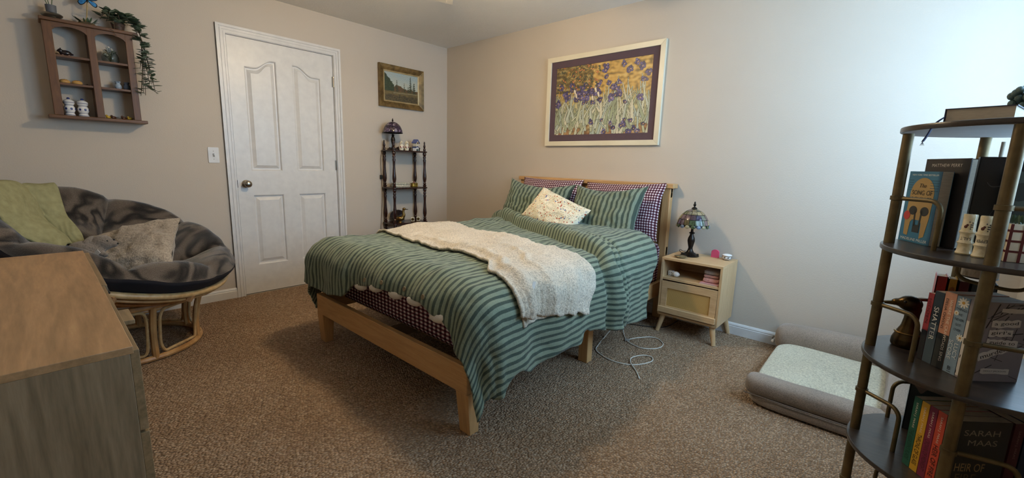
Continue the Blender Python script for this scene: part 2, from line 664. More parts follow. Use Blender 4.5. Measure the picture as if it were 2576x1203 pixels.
# face layer: stiles and rails around the four panel openings
FX = -.006
g = G()
def fq(y0, y1, z0, z1):
    g.box(-.022, FX, y0, y1, z0, z1)
for y0, y1 in ((DY0, -2.021), (-1.784, -1.661), (-1.424, DY1)):
    fq(y0, y1, .008, DZ1)
for y0, y1 in ((-2.021, -1.784), (-1.661, -1.424)):
    fq(y0, y1, .008, .247)
    fq(y0, y1, .832, 1.029)
for pl in pans[:2]:
    arc = [p for p in pl if p[1] > 1.5]
    arc.sort()
    for p, q in zip(arc, arc[1:]):
        g.hexa([(-.022, p[0], p[1]), (FX, p[0], p[1]), (FX, q[0], q[1]), (-.022, q[0], q[1])], [(-.022, p[0], DZ1), (FX, p[0], DZ1), (FX, q[0], DZ1), (-.022, q[0], DZ1)])
g.build('leaf_face', WHITE, dr, smooth=False)
for pl in pans:
    g = G()
    n = len(pl)
    steps = ((0, FX), (.006, -.009), (.010, -.0195), (.020, -.0200), (.045, -.0085))
    loops = [inset(pl, d) if d else pl for d, _ in steps]
    if n > 6:      # keep the arched loops tidy: same side columns, arch offset straight down
        loops = []
        ys = [p[0] for p in pl]
        y0, y1 = min(ys), max(ys)
        for d, _ in steps:
            L = []
            for (y, z) in pl:
                yy = y0+d+(y-y0)/(y1-y0)*(y1-y0-2*d)
                L.append((yy, z+d if z < 1.1 else z-d*1.05))
            loops.append(L)
    for (d, x), L in zip(steps, loops):
        g.v += [(x, p[0], p[1]) for p in L]
    for k in range(len(steps)-1):
        for i in range(n):
            j = (i+1) % n
            g.f.append((k*n+i, k*n+j, (k+1)*n+j, (k+1)*n+i))
    last = (len(steps)-1)*n
    if n > 6:
        L = loops[-1]
        bot = [i for i in range(n) if L[i][1] < 1.5]
        top = [i for i in range(n) if L[i][1] > 1.5]
        top.sort(key=lambda i: L[i][0])
        bl_, br_ = sorted(bot, key=lambda i: L[i][0])
        base = len(g.v)
        for i in top:
            g.v.append((steps[-1][1], L[i][0], L[bot[0]][1]))
        for k in range(len(top)-1):
            g.f.append((base+k, base+k+1, last+top[k+1], last+top[k]))
    else:
        g.f.append(tuple(last+i for i in range(n)))
    g.build('panel', WHITE, dr, smooth=False)
kn = Matrix.Rotation(R(90), 3, 'Y')
k = G().lathe([(0.001, 0), (.031, 0), (.031, .004), (.024, .008), (.012, .014), (.011, .03), (.018, .036), (.027, .046), (.028, .056), (.022, .065), (.010, .069), (0.001, .070)], (-.006, -2.068, .925), 24, kn).build('knob', NICKEL, dr)
G().box(-.02, -.004, DY0-.003, DY0+.002, .895, .955).build('latch_plate', BRONZE, dr)
for z in (1.825, 1.085, .335):
    h = G().tube([(.0, DY1+.004, z-.045), (.0, DY1+.004, z+.045)], .006, seg=10)
    h.box(-.012, -.004, DY1-.012, DY1+.010, z-.045, z+.045)
    h.build('hinge', NICKEL, dr)
# jamb and casing
cas = struct(thing('trim_1', 'white door casing', None))
G().box(-.1, 0, DY0-.012, DY0-.003, 0, DZ1+.012).box(-.1, 0, DY1+.003, DY1+.012, 0, DZ1+.012).box(-.1, 0, DY0-.012, DY1+.012, DZ1+.003, DZ1+.012).build('jamb', WHITE, cas, smooth=False)
def U(o, i, zt_o, zt_i):
    return [(DY0-o, 0), (DY0-i, 0), (DY0-i, DZ1+zt_i), (DY1+i, DZ1+zt_i), (DY1+i, 0), (DY1+o, 0), (DY1+o, DZ1+zt_o), (DY0-o, DZ1+zt_o)]
for nm, o, i, d in (('casing_board', .068, .006, .010), ('casing_outer_band', .068, .050, .018), ('casing_inner_bead', .042, .030, .014), ('casing_inner_bead', .020, .008, .013)):
    flat(nm, shape2d(U(o, i, o, i), [], d), WHITE, cas, LEFT(0), bevel=.003, smooth=False)
# back of the door opening so no sky leaks in
struct(G().box(-.16, -.1, DY0-.1, DY1+.1, 0, DZ1+.1).build('wall_hall', WALLM, smooth=False))

# baseboards
BB = [(0, 0), (.014, 0), (.014, .058), (.011, .062), (.011, .066), (.013, .068), (.009, .077), (.004, .083), (0, .083)]
def baseboard(name, pts):
    g = G()
    a, b, nrm = pts
    a, b, nrm = Vector(a), Vector(b), Vector(nrm)
    for p in (a, b):
        for d, z in BB:
            g.v.append(tuple(p+nrm*d+Vector((0, 0, z))))
    n = len(BB)
    for i in range(n):
        j = (i+1) % n
        g.f.append((i, j, n+j, n+i))
    g.f.append(tuple(range(n)))
    g.f.append(tuple(range(2*n-1, n-1, -1)))
    return struct(g.build(name, WHITE, smooth=False))
baseboard('baseboard_left', ((0, ROOM_Y, 0), (0, DY0-.068, 0), (1, 0, 0)))
baseboard('baseboard_corner', ((0, DY1+.068, 0), (0, 0, 0), (1, 0, 0)))
baseboard('baseboard_back', ((0, 0, 0), (ROOM_X, 0, 0), (0, -1, 0)))
baseboard('baseboard_right', ((ROOM_X, 0, 0), (ROOM_X, ROOM_Y, 0), (-1, 0, 0)))
baseboard('baseboard_front', ((0, ROOM_Y, 0), (ROOM_X, ROOM_Y, 0), (0, 1, 0)))

# light switch
sw = thing('light_switch', 'white toggle light switch on the wall beside the door', 'light switch', (0, -2.275, 1.145))
flat('plate', shape2d(rrect(.072, .118, .006), [], .006, .002), WHITE, sw, LEFT(0))
flat('toggle_slot', shape2d(rect(-.006, .006, -.013, .013), [], .001), M('switch_slot', '#8e8a84'), sw, LEFT(.0058))
G().hexa([(.004, -.0045, -.007), (.004, .0045, -.007), (.004, .0045, .007), (.004, -.0045, .007)], [(.017, -.003, .004), (.017, .003, .004), (.017, .003, .010), (.017, -.003, .010)]).build('toggle', WHITE, sw)
for z in (-.03, .03):
    G().ball((.006, 0, z), (.0015, .003, .003), 8, 5).build('screw', NICKEL, sw)

# spring door stop on the baseboard
ds = thing('door_stop', 'metal door stop with white tip on the baseboard by the dog bed', 'door stop', (3.435, -.014, .05))
g = G()
g.tube([(0, -.002-.05*i/80, 0)+() if False else (.007*math.cos(i*.9), -.004-.055*i/80, .007*math.sin(i*.9)) for i in range(81)], .0016, seg=5)
g.build('spring', NICKEL, ds)
G().lathe([(.001, 0), (.016, 0), (.016, .003), (.008, .006), (.001, .006)], (0, 0, 0), 14, Matrix.Rotation(R(90), 3, 'X')).build('flange', NICKEL, ds)
G().lathe([(.001, .055), (.009, .056), (.010, .068), (.007, .076), (.001, .078)], (0, 0, 0), 14, Matrix.Rotation(R(90), 3, 'X')).build('tip', PLASTW, ds)

# ceiling fan with lit bowl
fan = thing('ceiling_fan', 'white five-blade ceiling fan with four lit glass shades', 'ceiling fan', (FAN[0], FAN[1], 2.15))
FANW = M('fan_white', '#e0dcd4', rough=.4)
G().lathe([(.001, .231), (.07, .231), (.065, .19), (.03, .175), (.013, .18), (.013, .17), (.001, .17)], seg=28).build('canopy', FANW, fan)
G().lathe([(.001, .175), (.06, .175), (.10, .16), (.105, .125), (.09, .09), (.05, .075), (.001, .075)], seg=32).build('motor_housing', FANW, fan)
for i in range(5):
    a = R(141+72*i)
    mr = Matrix.Rotation(a, 4, 'Z') @ Matrix.Translation((0, 0, .066)) @ Matrix.Rotation(R(8), 4, 'X')
    pl = [(.20, -.05), (.24, -.058), (.575, -.064), (.59, -.058), (.59, .058), (.575, .064), (.24, .058), (.20, .05)]
    flat('blade', shape2d(pl, [], .006), FANW, fan, mr, bevel=.002)
    G().box(.07, .23, -.02, .02, -.010, -.002).xf(mr).build('blade_bracket', FANW, fan)
t = NT('lit_glass_bowl')
t.b.inputs['Emission Color'].default_value = (1.0, .76, .46, 1)
t.b.inputs['Emission Strength'].default_value = LAMP_STRENGTH
t.col('#fff2dd')
BOWLM = t.done(.3)
G().lathe([(.001, .075), (.03, .075), (.032, .05), (.045, .035), (.045, .0), (.02, -.012), (.001, -.014)], seg=24).build('light_kit_hub', FANW, fan)
for i in range(4):
    a = R(20+90*i)
    mr = Matrix.Rotation(a, 3, 'Z') @ Matrix.Rotation(R(76), 3, 'Y')
    c = Vector((math.cos(a)*.030, math.sin(a)*.030, .004))
    G().lathe([(.001, 0), (.016, 0), (.018, .012), (.001, .012)], c, 16, mr).build('shade_fitter', NICKEL, fan)
    G().lathe([(.001, .012), (.018, .012), (.026, .026), (.029, .042), (.034, .060), (.030, .060), (.001, .052)], c, 18, mr).build('glass_shade', BOWLM, fan)
G().tube([(.01, .01, -.01), (.012, .012, -.13)], .0012, seg=5).build('pull_chain', NICKEL, fan)
# ================================================================== bed
bed = thing('bed_frame', 'pine bed frame with panelled headboard and square legs', 'bed', (1.995, -1.05, 0))
bx = lambda *a: G().box(a[0]-1.995, a[1]-1.995, a[2]+1.05, a[3]+1.05, a[4], a[5])
# headboard
hb = bx(1.205, 2.665, -.062, -.030, .93, 1.0).build('headboard_rail', PINE, bed, bevel=.003)
bx(1.190, 2.690, -.092, -.006, 1.0, 1.034).build('headboard_cap', PINE, bed, bevel=.004)
bx(1.205, 2.665, -.062, -.030, .50, .56).build('headboard_rail', PINE, bed, bevel=.003)
for x in (1.205, 2.607):
    p = bx(x, x+.058, -.075, -.022, 0, 1.0).build('headboard_post', PINEZ, bed, bevel=.003)
for i in range(14):
    x = 1.264+i*.0958
    bx(x+.0008, x+.0950, -.054, -.038, .55, .935).build('headboard_plank', PINEZ, bed, bevel=.003)
for z in (.50, .97):
    G().lathe([(.001, 0), (.006, 0), (.006, .003), (.001, .003)], (2.6653-1.995, -.05+1.05, z), 10, Matrix.Rotation(R(90), 3, 'Y')).build('bolt_cap', BLACK, bed)
# rails
bx(1.300, 2.700, -2.105, -2.075, .188, .312).build('foot_rail', PINE, bed, bevel=.003)
for x in (1.305, 2.655):
    bx(x, x+.03, -2.075, -.07, .205, .312).build('side_rail', wood('pine_wood_long', '#b58c5c', '#c69d6b', 'y', .7, .45, .05, '#cfa876'), bed, bevel=.003)
bx(1.98, 2.01, -2.075, -.07, .200, .262).build('centre_beam', M('beam_wood', '#6b553c', rough=.7), bed)
for i in range(12):
    y = -1.90+i*.158
    bx(1.335, 2.655, y-.04, y+.04, .262, .280).build('slat', M('slat_wood', '#7a6244', rough=.7), bed)
for x, tp in ((1.295, 1), (2.628, -1)):
    xa, xb = x, x+.078
    bot = [(xa+(.0 if tp > 0 else .012), -2.09), (xb-(.012 if tp > 0 else 0), -2.09), (xb-(.012 if tp > 0 else 0), -2.04), (xa+(0 if tp > 0 else .012), -2.04)]
    top = [(xa, -2.105), (xb, -2.105), (xb, -2.03), (xa, -2.03)]
    G().hexa([(a-1.995, b+1.05, 0) for a, b in bot], [(a-1.995, b+1.05, .19) for a, b in top]).build('leg', PINEZ, bed, bevel=.003)
bx(2.628, 2.690, -1.150, -1.095, 0, .205).build('leg', PINEZ, bed, bevel=.003)
bx(1.310, 1.372, -1.150, -1.095, 0, .205).build('leg', PINEZ, bed, bevel=.003)
bx(2.37, 2.63, -1.13, -1.11, .10, .13).build('leg_brace', PINE, bed)
bx(1.98, 2.04, -.80, -.74, 0, .200).build('centre_leg', BLACK, bed)

def cushion_surface(w, h, th, seed, wr=.012, corner=.07, sag=0.0, n=40):
    """closed pillow mesh, local x = width, y = height, z = thickness; UV in metres"""
    g = G()
    def fn(side):
        def f(a, b):
            u, v = 2*a-1, 2*b-1
            x = w/2*u*(1-corner*(1-v*v)*(abs(u)**2))
            y = h/2*v*(1-corner*(1-u*u)*(abs(v)**2))
            pu = max(0, 1-abs(u)**2.6)
            pv = max(0, 1-abs(v)**2.6)
            z = th/2*(pu*pv)**.55
            e = min(1, (pu*pv)*6)
            z += side*0+wr*e*(nz(u*2.1+seed, v*2.1, seed*1.7)+.6*nz(u*5+seed, v*4.5, seed)+.35*(1-abs(nz(u*4+v*3+seed, v*6-u*2, 3+seed))*2))
            x += .006*nz(v*3+seed, side, seed+u)
            y -= sag*(1-u*u)*(v+1)/2
            return (x, y, side*z)
        return f
    g.grid(n, n, fn(1), uvfn=lambda a, b: (a*w+seed*.013, b*h))
    k = len(g.f)
    g.grid(n, n, lambda a, b: fn(-1)(1-a, b), uvfn=lambda a, b: ((1-a)*w+seed*.013, b*h))
    return g

def weld(o, d=.0008):
    md = o.modifiers.new('weld', 'WELD')
    md.merge_threshold = d
    return o

def pillow(name, label, loc, rot, w, h, th, mat, seed, cat='pillow', group=None, **kw):
    o = cushion_surface(w, h, th, seed, **kw).build(name, mat, None, angle=80)
    weld(o)
    o.location = loc
    o.rotation_euler = rot
    return tag(o, label, cat, group)

# mattress in its gingham sheet
MX0, MX1, MY0, MY1, MZ0, MZ1 = 1.338, 2.652, -1.985, -.078, .281, .595
g = G()
cs = []
for i in range(4):
    pass
def matt(a, b):
    """rounded-rectangle column, a around, b from bottom to top then in"""
    hw, hl, rr = (MX1-MX0)/2, (MY1-MY0)/2, .09
    n = a*4
    per = [(hw-rr, hl-rr, 0), (-hw+rr, hl-rr, 90), (-hw+rr, -hl+rr, 180), (hw-rr, -hl+rr, 270)]
    k = int(n) % 4
    fr = n-int(n)
    # half arc, half straight to next arc
    cx, cy, a0 = per[k]
    if fr < .5:
        an = R(a0+90*fr*2)
        d = Vector((math.cos(an), math.sin(an)))
        c = Vector((cx, cy))
    else:
        an = R(a0+90)
        d = Vector((math.cos(an), math.sin(an)))
        nx = per[(k+1) % 4]
        c = Vector((cx, cy)).lerp(Vector((nx[0], nx[1])), (fr-.5)*2)
    prof = [(rr-.05, 0), (rr-.012, .008), (rr, .030), (rr+.002, .15), (rr, .270), (rr-.015, .301), (rr-.06, .314), (-.35, .314)]
    q = b*(len(prof)-1)
    i = min(int(q), len(prof)-2)
    f = q-i
    off = prof[i][0]*(1-f)+prof[i+1][0]*f
    z = prof[i][1]*(1-f)+prof[i+1][1]*f
    p = c+d*off
    if b > .98:
        p = c*.5+d*off
    wv = .004*nz(p.x*9, p.y*9, z*9)
    return (p.x+d.x*wv, p.y+d.y*wv, z)
def mattuv(a, b):
    p = matt(a if a < 1 else .99999, b)
    if b*7 > 6.5:
        return (p[0], p[1])
    return (a*5.2, p[2])
g.grid(160, 21, lambda a, b: matt(a % 1.0, b), closeu=True, uvfn=mattuv)
o = g.build('mattress', GINGH, None, angle=60)
o.location = ((MX0+MX1)/2, (MY0+MY1)/2, MZ0)
tag(o, 'mattress in a dark plum gingham fitted sheet on the pine bed', 'mattress')

# duvet: a cloth laid over a rounded bed top
DCX, DHW, DRR, DTOP, DHEAD, DFOOT = 1.990, .655, .145, .655, -.44, -2.00
def drape(s, t):
    """cloth coords (s across from centre, t along from head) -> point on the smooth draped body, and drop length"""
    qs = max(abs(s)-DHW, 0)*(1 if s > 0 else -1)
    T = DHEAD-DFOOT
    qt = max(t-T, 0)
    rho = math.hypot(qs, qt)
    bx_ = max(-DHW, min(DHW, s))
    by_ = DHEAD-min(t, T)
    if rho < 1e-6:
        return Vector((DCX+bx_, by_, DTOP)), 0.0
    q = DRR*PI/2
    if rho < q:
        X, Z = DRR*math.sin(rho/DRR), DRR*(1-math.cos(rho/DRR))
    else:
        X, Z = DRR+(rho-q)*.05, DRR+(rho-q)
    return Vector((DCX+bx_+X*qs/rho, by_-X*qt/rho, DTOP-Z)), rho
def sm(e0, e1, x):
    x = max(0, min(1, (x-e0)/(e1-e0)))
    return x*x*(3-2*x)
def crease_t(s):
    return .10+(s+.60)*.44 if s < .8 else .716-(s-.8)*.12
def duvet_h(s, t):
    """puffiness, wrinkles and the folded-over band, along the normal"""
    h = .022*nz(s*1.9+3, t*1.9, 1.0)+.012*nz(s*4.4, t*3.6, 5.0)
    # soft radiating folds toward the foot
    h += .006*(1-2*abs(nz(s*9+t*2.2, t*2.6-s*1.5, 2.0)))
    h += .005*nz(s*24, t*13, 7.0)+.003*(1-2*abs(nz(s*30+t*9, t*11, 3.0)))
    rho = max(abs(s)-DHW, 0)
    if rho > .05:      # hanging folds on the sides
        h += sm(.05, .4, rho)*(.016*math.sin(t*13+2.5*nz(t*3, s, 4))+.012*nz(t*10, s*1.5, 9))
    qt = max(t-(DHEAD-DFOOT), 0)
    if qt > 0:
        h += sm(0, .3, qt)*.012*math.sin(s*17+nz(s*4, 0, 1)*2)
    d = t-crease_t(s)+.03*nz(s*5, 1, 1)
    h += (.052-.026*sm(.6, .8, s))*(1-sm(-.012, .022, d))-.020*math.exp(-((d-.030)/.018)**2)
    h -= .030*math.exp(-((d+.085+.02*nz(s*6, 3, 3))/.015)**2)*sm(-.1, .5, s)+.020*math.exp(-((d+.15+.02*nz(s*5, 4, 3))/.014)**2)*sm(.3, .8, s)
    h += .018*math.exp(-((d+.05)/.03)**2)
    # rumpled heap near the far corner
    h += .030*math.exp(-(((s+.45)/.28)**2+((t-.22)/.25)**2))*(1+1.2*nz(s*8, t*8, 2))
    return h
def duvet_pt(s, t, off=0.0):
    p, _ = drape(s, t)
    e = .004
    a = drape(s+e, t)[0]-drape(s-e, t)[0]
    b = drape(s, t+e)[0]-drape(s, t-e)[0]
    n = a.cross(b)
    if n.length < 1e-12:
        n = Vector((0, 0, 1))
    n.normalize()
    if n.z < -.2 or (n.z < .02 and n.dot(p-Vector((DCX, -1.2, .3))) < 0):
        n = -n
    return p+n*(duvet_h(s, t)+off)
def lerp_tab(tab, x):
    if x <= tab[0][0]:
        return tab[0][1]
    for (x0, y0), (x1, y1) in zip(tab, tab[1:]):
        if x <= x1:
            k = (x-x0)/(x1-x0)
            return y0+(y1-y0)*(k*k*(3-2*k))
    return tab[-1][1]
RHO_R = [(0, .54), (.45, .50), (.66, .46), (.72, .44), (.80, .49), (.95, .475), (1.2, .505), (1.32, .46), (1.5, .53), (1.72, .47)]
RHO_F = [(-1.1, .30), (-.75, .33), (-.45, .36), (-.25, .33), (-.12, .240), (.10, .205), (.45, .195), (.58, .225), (.75, .33), (1.1, .40)]
def duvet_st(a, b):
    T = DHEAD-DFOOT
    t0 = b*(T+.27)
    sr = DHW+lerp_tab(RHO_R, t0)
    sl = -DHW-.46
    s = sl+(sr-sl)*a
    ts = .25*sm(.45, 1.2, s)
    t = ts+b*(T+lerp_tab(RHO_F, s)-ts)
    return s, t
dv = thing('duvet', 'green striped duvet spread over the bed, hanging down its sides', 'duvet', (0, 0, 0))
g = G()
g.grid(210, 190, lambda a, b: duvet_pt(*duvet_st(a, b)), uvfn=lambda a, b: duvet_st(a, b))
o = g.build('duvet_cover', DUVETM, dv, angle=80, solid=.014)
DUVW = M('white_duvet_insert', '#d9d4cb', rough=.9)
BUTN = M('horn_button', '#8a7a5c', rough=.35)
for i, s in enumerate((-.10, .07, .24, .40, .575)):
    T = DHEAD-DFOOT
    p = duvet_pt(s, T+lerp_tab(RHO_F, s)-.006, -.012)
    G().ball((p.x, p.y, p.z-.012), (.058, .022, .026), 16, 9, Matrix.Rotation(R(-8), 3, 'Y')).build('duvet_insert', DUVW, dv, label='white inner duvet showing between buttons')
    if i < 4:
        s2 = s+.085
        p = duvet_pt(s2, T+lerp_tab(RHO_F, s2)-.03, .008)
        G().lathe([(.001, 0), (.011, 0), (.012, .002), (.010, .004), (.001, .003)], p, 14, Matrix.Rotation(R(75), 3, 'X')).build('button', BUTN, dv)

# cream throw blanket across the duvet
BF = [(-.82, .62), (-.70, .615), (-.14, .715), (.43, .79), (.78, .86), (1.0, .965)]
BN = [(-.82, 1.20), (-.70, 1.21), (.02, 1.30), (.30, 1.285), (.50, 1.36), (.63, 1.46), (.88, 1.475)]
def blanket_st(a, b):
    send = .985-.10*b+.006*math.sin(b*30)
    s = -.80+(send+.80)*a
    f, n = lerp_tab(BF, s), lerp_tab(BN, s)
    t = f+(n-f)*b+.012*nz(s*5, b*3, 3)
    return s, t
def blanket_pt(a, b):
    s, t = blanket_st(a, b)
    f, n = lerp_tab(BF, s), lerp_tab(BN, s)
    off = .016+.008*nz(s*6, t*6, 8)
    d = (n-t)                               # distance from the near edge
    off += .020*math.exp(-((d-.10-.05*nz(s*3, 0, 2))/.028)**2)*sm(-.5, .1, s)
    off += .012*math.exp(-((d-.26-.03*math.sin(s*5))/.022)**2)*sm(.1, .5, s)
    off += .010*(1-sm(0, .03, d))
    rho = max(s-DHW, 0)
    off += sm(.02, .2, rho)*(.010*math.sin(b*22+1)+.004)
    if a > .93:                             # knitted rib at the hanging end
        off += .004*abs(math.sin(b*75))
    off += .004*nz(s*25, t*25, 1)
    return duvet_pt(s, t, off)
bl = thing('throw_blanket', 'cream fleece throw blanket draped across the middle of the bed', 'blanket', (0, 0, 0))
g = G()
g.grid(170, 90, blanket_pt)
g.build('fleece', SHERPA, bl, angle=80, solid=.012)
p = blanket_pt(.93, .80)
G().box(-.008, .008, -.001, .001, -.016, .016).xf(Matrix.Translation(p+Vector((.016, -.004, .01))) @ Matrix.Rotation(R(70), 4, 'Z') @ Matrix.Rotation(R(14), 4, 'Y')).build('care_tag', PLASTW, bl, label='small white care tag')
# folded lower corner peeking from under the rib
g = G()
g.grid(30, 40, lambda a, b: duvet_pt(.80+.135*a, .985+.46*b, .008+.004*math.sin(b*40)))
g.build('under_fold', SHERPA, bl, angle=80, solid=.008)

# pillows
pillow('pillow', 'dark plum gingham pillow behind the far striped pillow, by the wall corner side', (1.60, -.160, .822), (R(74), 0, R(0)), .66, .43, .15, GINGH, 1, group='gingham pillows')
pillow('pillow', 'dark plum gingham pillow behind the near striped pillow, nearest the nightstand', (2.31, -.160, .815), (R(74), R(-2), R(0)), .68, .44, .16, GINGH, 2, group='gingham pillows')
pillow('pillow', 'green striped pillow at the far side of the bed', (1.605, -.345, .815), (R(64), R(2), R(4)), .68, .43, .16, PILLOWM, 3, group='green striped pillows', wr=.018, corner=.10, sag=.045)
pillow('pillow', 'green striped pillow at the near side of the bed, next to the nightstand', (2.275, -.355, .805), (R(64), R(-2), R(-3)), .63, .45, .16, PILLOWM, 4, group='green striped pillows', wr=.016, corner=.10, sag=.035)
pillow('throw_pillow', 'small cream ditsy floral throw pillow lying in front of the striped pillows', (1.975, -.560, .785), (R(52), R(17), R(-4)), .50, .30, .12, FLORAL, 5, cat='pillow')
# ================================================================== nightstand and what stands on it
ns = thing('nightstand', 'pale oak nightstand with rattan drawer front beside the bed', 'nightstand', (2.955, -.175, 0))
NX, ND = .200, .165        # half width, half depth
NB, NT_ = .125, .537
nb = lambda *a: G().box(*a)
nb(-NX, NX, -ND, ND, NT_-.016, NT_).build('top', OAKX, ns, bevel=.001)
nb(-NX, -NX+.015, -ND, ND, NB, NT_-.016).build('side_panel', OAKZ, ns, bevel=.001)
nb(NX-.015, NX, -ND, ND, NB, NT_-.016).build('side_panel', OAKZ, ns, bevel=.001)
nb(-NX+.015, NX-.015, ND-.006, ND, NB, NT_-.016).build('back_panel', OAKX, ns)
nb(-NX+.015, NX-.015, -ND+.004, ND-.006, .382, .398).build('shelf', OAKX, ns, bevel=.001)
nb(-NX+.015, NX-.015, -ND, ND-.006, NB, NB+.015).build('bottom', OAKX, ns)
dw = nb(-NX+.018, NX-.018, -ND+.014, -ND+.016, .17, .36).build('drawer', OAKX, ns)
flat('drawer_frame', shape2d(rect(-NX+.017, NX-.017, .155, .374), [rect(-NX+.057, NX-.057, .197, .326)], .016), OAKX, dw, frame_mat((1, 0, 0), (0, 0, 1), (0, -ND+.014, 0)), smooth=False)
t = NT('rattan_webbing')
v = t.coord('Object', (1, 1, 1))
wv = t.n('TexWave', bands_direction='X')
wv.inputs['Scale'].default_value = 95
wz = t.n('TexWave', bands_direction='Z')
wz.inputs['Scale'].default_value = 95
t.l(v, wv.inputs['Vector'])
t.l(v, wz.inputs['Vector'])
f = t.math('MULTIPLY', wv.outputs['Fac'], wz.outputs['Fac'])
t.col(t.ramp(f, [(0, '#b08a4a'), (.6, '#d3ad6a')]))
t.bump(f, .6, .002)
WEB = t.done(.6)
nb(-NX+.057, NX-.057, -ND+.004, -ND+.013, .197, .326).build('rattan_panel', WEB, dw, smooth=False)
nb(-NX+.006, NX-.012, -ND-.020, -ND+.0, .150, .190).build('handle_lip', OAKX, dw, bevel=.002)
for sx in (-1, 1):
    for sy in (-1, 1):
        G().tube([(sx*(NX-.035), sy*(ND-.03), NB), (sx*(NX-.008), sy*(ND-.006), 0)], .016, seg=14, rfn=lambda k: .019-.005*k).build('leg', OAKZ, ns)

# stained glass lamp
def glass_mat(name, c, emis=0):
    if name in MATS:
        return MATS[name]
    t = NT(name)
    v = t.coord('Object')
    t.col(t.ramp(t.noise(v, 60, 4), [(.3, shade(c, .7)), (.7, c)]))
    return t.done(.12, 0, Transmission_Weight=.25)
LEAD = M('lead_came', '#1c1a18', rough=.4, metal=.5)
PANE_COLS = ['#8c7a4e', '#9a8a5c', '#7a6c4a', '#5c6a48', '#46583e', '#5b3f44', '#6a4a52', '#443a58', '#90a0b8', '#a89a70']
def dome_pt(a, u, r, h):
    """u 0 at crown .. 1 at skirt"""
    ang = .16+u*1.32
    rr = r*math.sin(ang)/math.sin(1.48)
    z = h*(math.cos(ang)-math.cos(1.48))/(math.cos(.16)-math.cos(1.48))
    return Vector((math.cos(a)*rr, math.sin(a)*rr, z))
lamp = thing('table_lamp', 'stained glass table lamp with bronze base on the nightstand', 'lamp', (2.875, -.150, NT_+.0005))
LB = M('bronze_lamp_base', '#17130f', '#2b231c', rough=.32, metal=.6, nscale=20)
G().lathe([(.001, 0), (.060, 0), (.062, .006), (.056, .012), (.040, .018), (.026, .028), (.017, .045), (.014, .06), (.020, .085), (.025, .11), (.022, .13), (.014, .148), (.012, .158), (.019, .163), (.019, .168), (.010, .172), (.008, .20), (.001, .20)], seg=28).build('base', LB, lamp)
for i in range(10):
    a = 2*PI*i/10
    G().ball((math.cos(a)*.050, math.sin(a)*.050, .014), (.012, .007, .004), 10, 6, Matrix.Rotation(a, 3, 'Z')).build('base_leaf', LB, lamp)
G().tube([(0, 0, .19), (0, 0, .345)], .004, seg=8).build('stem', LB, lamp)
G().lathe([(.001, .333), (.020, .335), (.016, .343), (.006, .348), (.005, .353), (.009, .358), (.010, .364), (.005, .372), (.006, .376), (.004, .383), (.001, .386)], seg=16).build('finial', LB, lamp)
G().ball((0, 0, .235), (.022, .022, .032), 14, 9).build('bulb', M('bulb_glass', '#e8e2d4', rough=.2), lamp)
sh = bpy.data.objects.new('lamp_shade', G().grid(48, 12, lambda a, b: dome_pt(2*PI*a, b, .1055, .118)+Vector((0, 0, .213)), closeu=True).mesh('lamp_shade', LEAD))
fin(sh, lamp)
rnd = random.Random(4)
RING = [.02, .24, .46, .70, .92]
NSEG = [8, 12, 15, 18]
for k in range(4):
    for i in range(NSEG[k]):
        a0 = 2*PI*(i+.25*k)/NSEG[k]
        a1 = 2*PI*(i+1+.25*k)/NSEG[k]
        j0, j1 = rnd.uniform(-.04, .04), rnd.uniform(-.04, .04)
        sk = rnd.uniform(-.12, .12)
        mcol = rnd.choice(PANE_COLS[5:] if (k >= 2 and rnd.random() < .5) else PANE_COLS[:6])
        e = .045*(a1-a0)
        def pf(a, b):
            aa = a0+e+(a1-a0-2*e)*a+sk*(b-.5)*(a1-a0)
            uu = RING[k]+.012+(RING[k+1]-RING[k]-.024)*b+(j0*(1-a)+j1*a)*math.sin(PI*b)*.5
            p = dome_pt(aa, uu, .1075, .120)
            return p+Vector((0, 0, .213))
        G().grid(3, 3, pf).build('pane', glass_mat('glass_'+mcol[1:], mcol), sh)
for i in range(18):          # scalloped drops along the skirt
    a = 2*PI*(i+.5)/18
    c = dome_pt(a, .97, .1075, .12)+Vector((0, 0, .211))
    mcol = ['#90a0b8', '#b9b08c', '#5c6a48'][i % 3]
    G().ball(c, (.004, .016, .012), 10, 6, Matrix.Rotation(a, 3, 'Z')).build('pane', glass_mat('glass_'+mcol[1:], mcol), sh)
G().tube(catmull([(-.055, .01, .008), (-.085, .03, .020), (-.095, .07, .022), (-.085, .11, .006), (-.085, .15, .004)], 6), .0022, seg=6).build('cord', BLACK, lamp)

dish = thing('trinket_dish', 'small silver trinket dish in front of the stained glass lamp', 'dish', (2.853, -.262, NT_+.0005))
SILV = M('polished_silver', '#b8b4ac', rough=.18, metal=1)
G().lathe([(.001, 0), (.022, 0), (.034, .004), (.042, .009), (.043, .011), (.034, .008), (.020, .004), (.001, .0035)], seg=28).build('bowl', SILV, dish)
G().lathe([(.0335, .0085), (.036, .0105), (.0385, .0105), (.040, .0108), (.0385, .0128), (.0345, .0125)], seg=28).build('rim_band', M('gilt_rim', '#8a7a50', rough=.3, metal=.8), dish)
for i, c in enumerate(((.006, .004), (-.012, -.004), (.012, -.012))):
    G().ball((c[0], c[1], .008), (.007, .006, .005), 10, 6).build('bead', M('pale_bead', '#cfd2d8', rough=.2), dish)

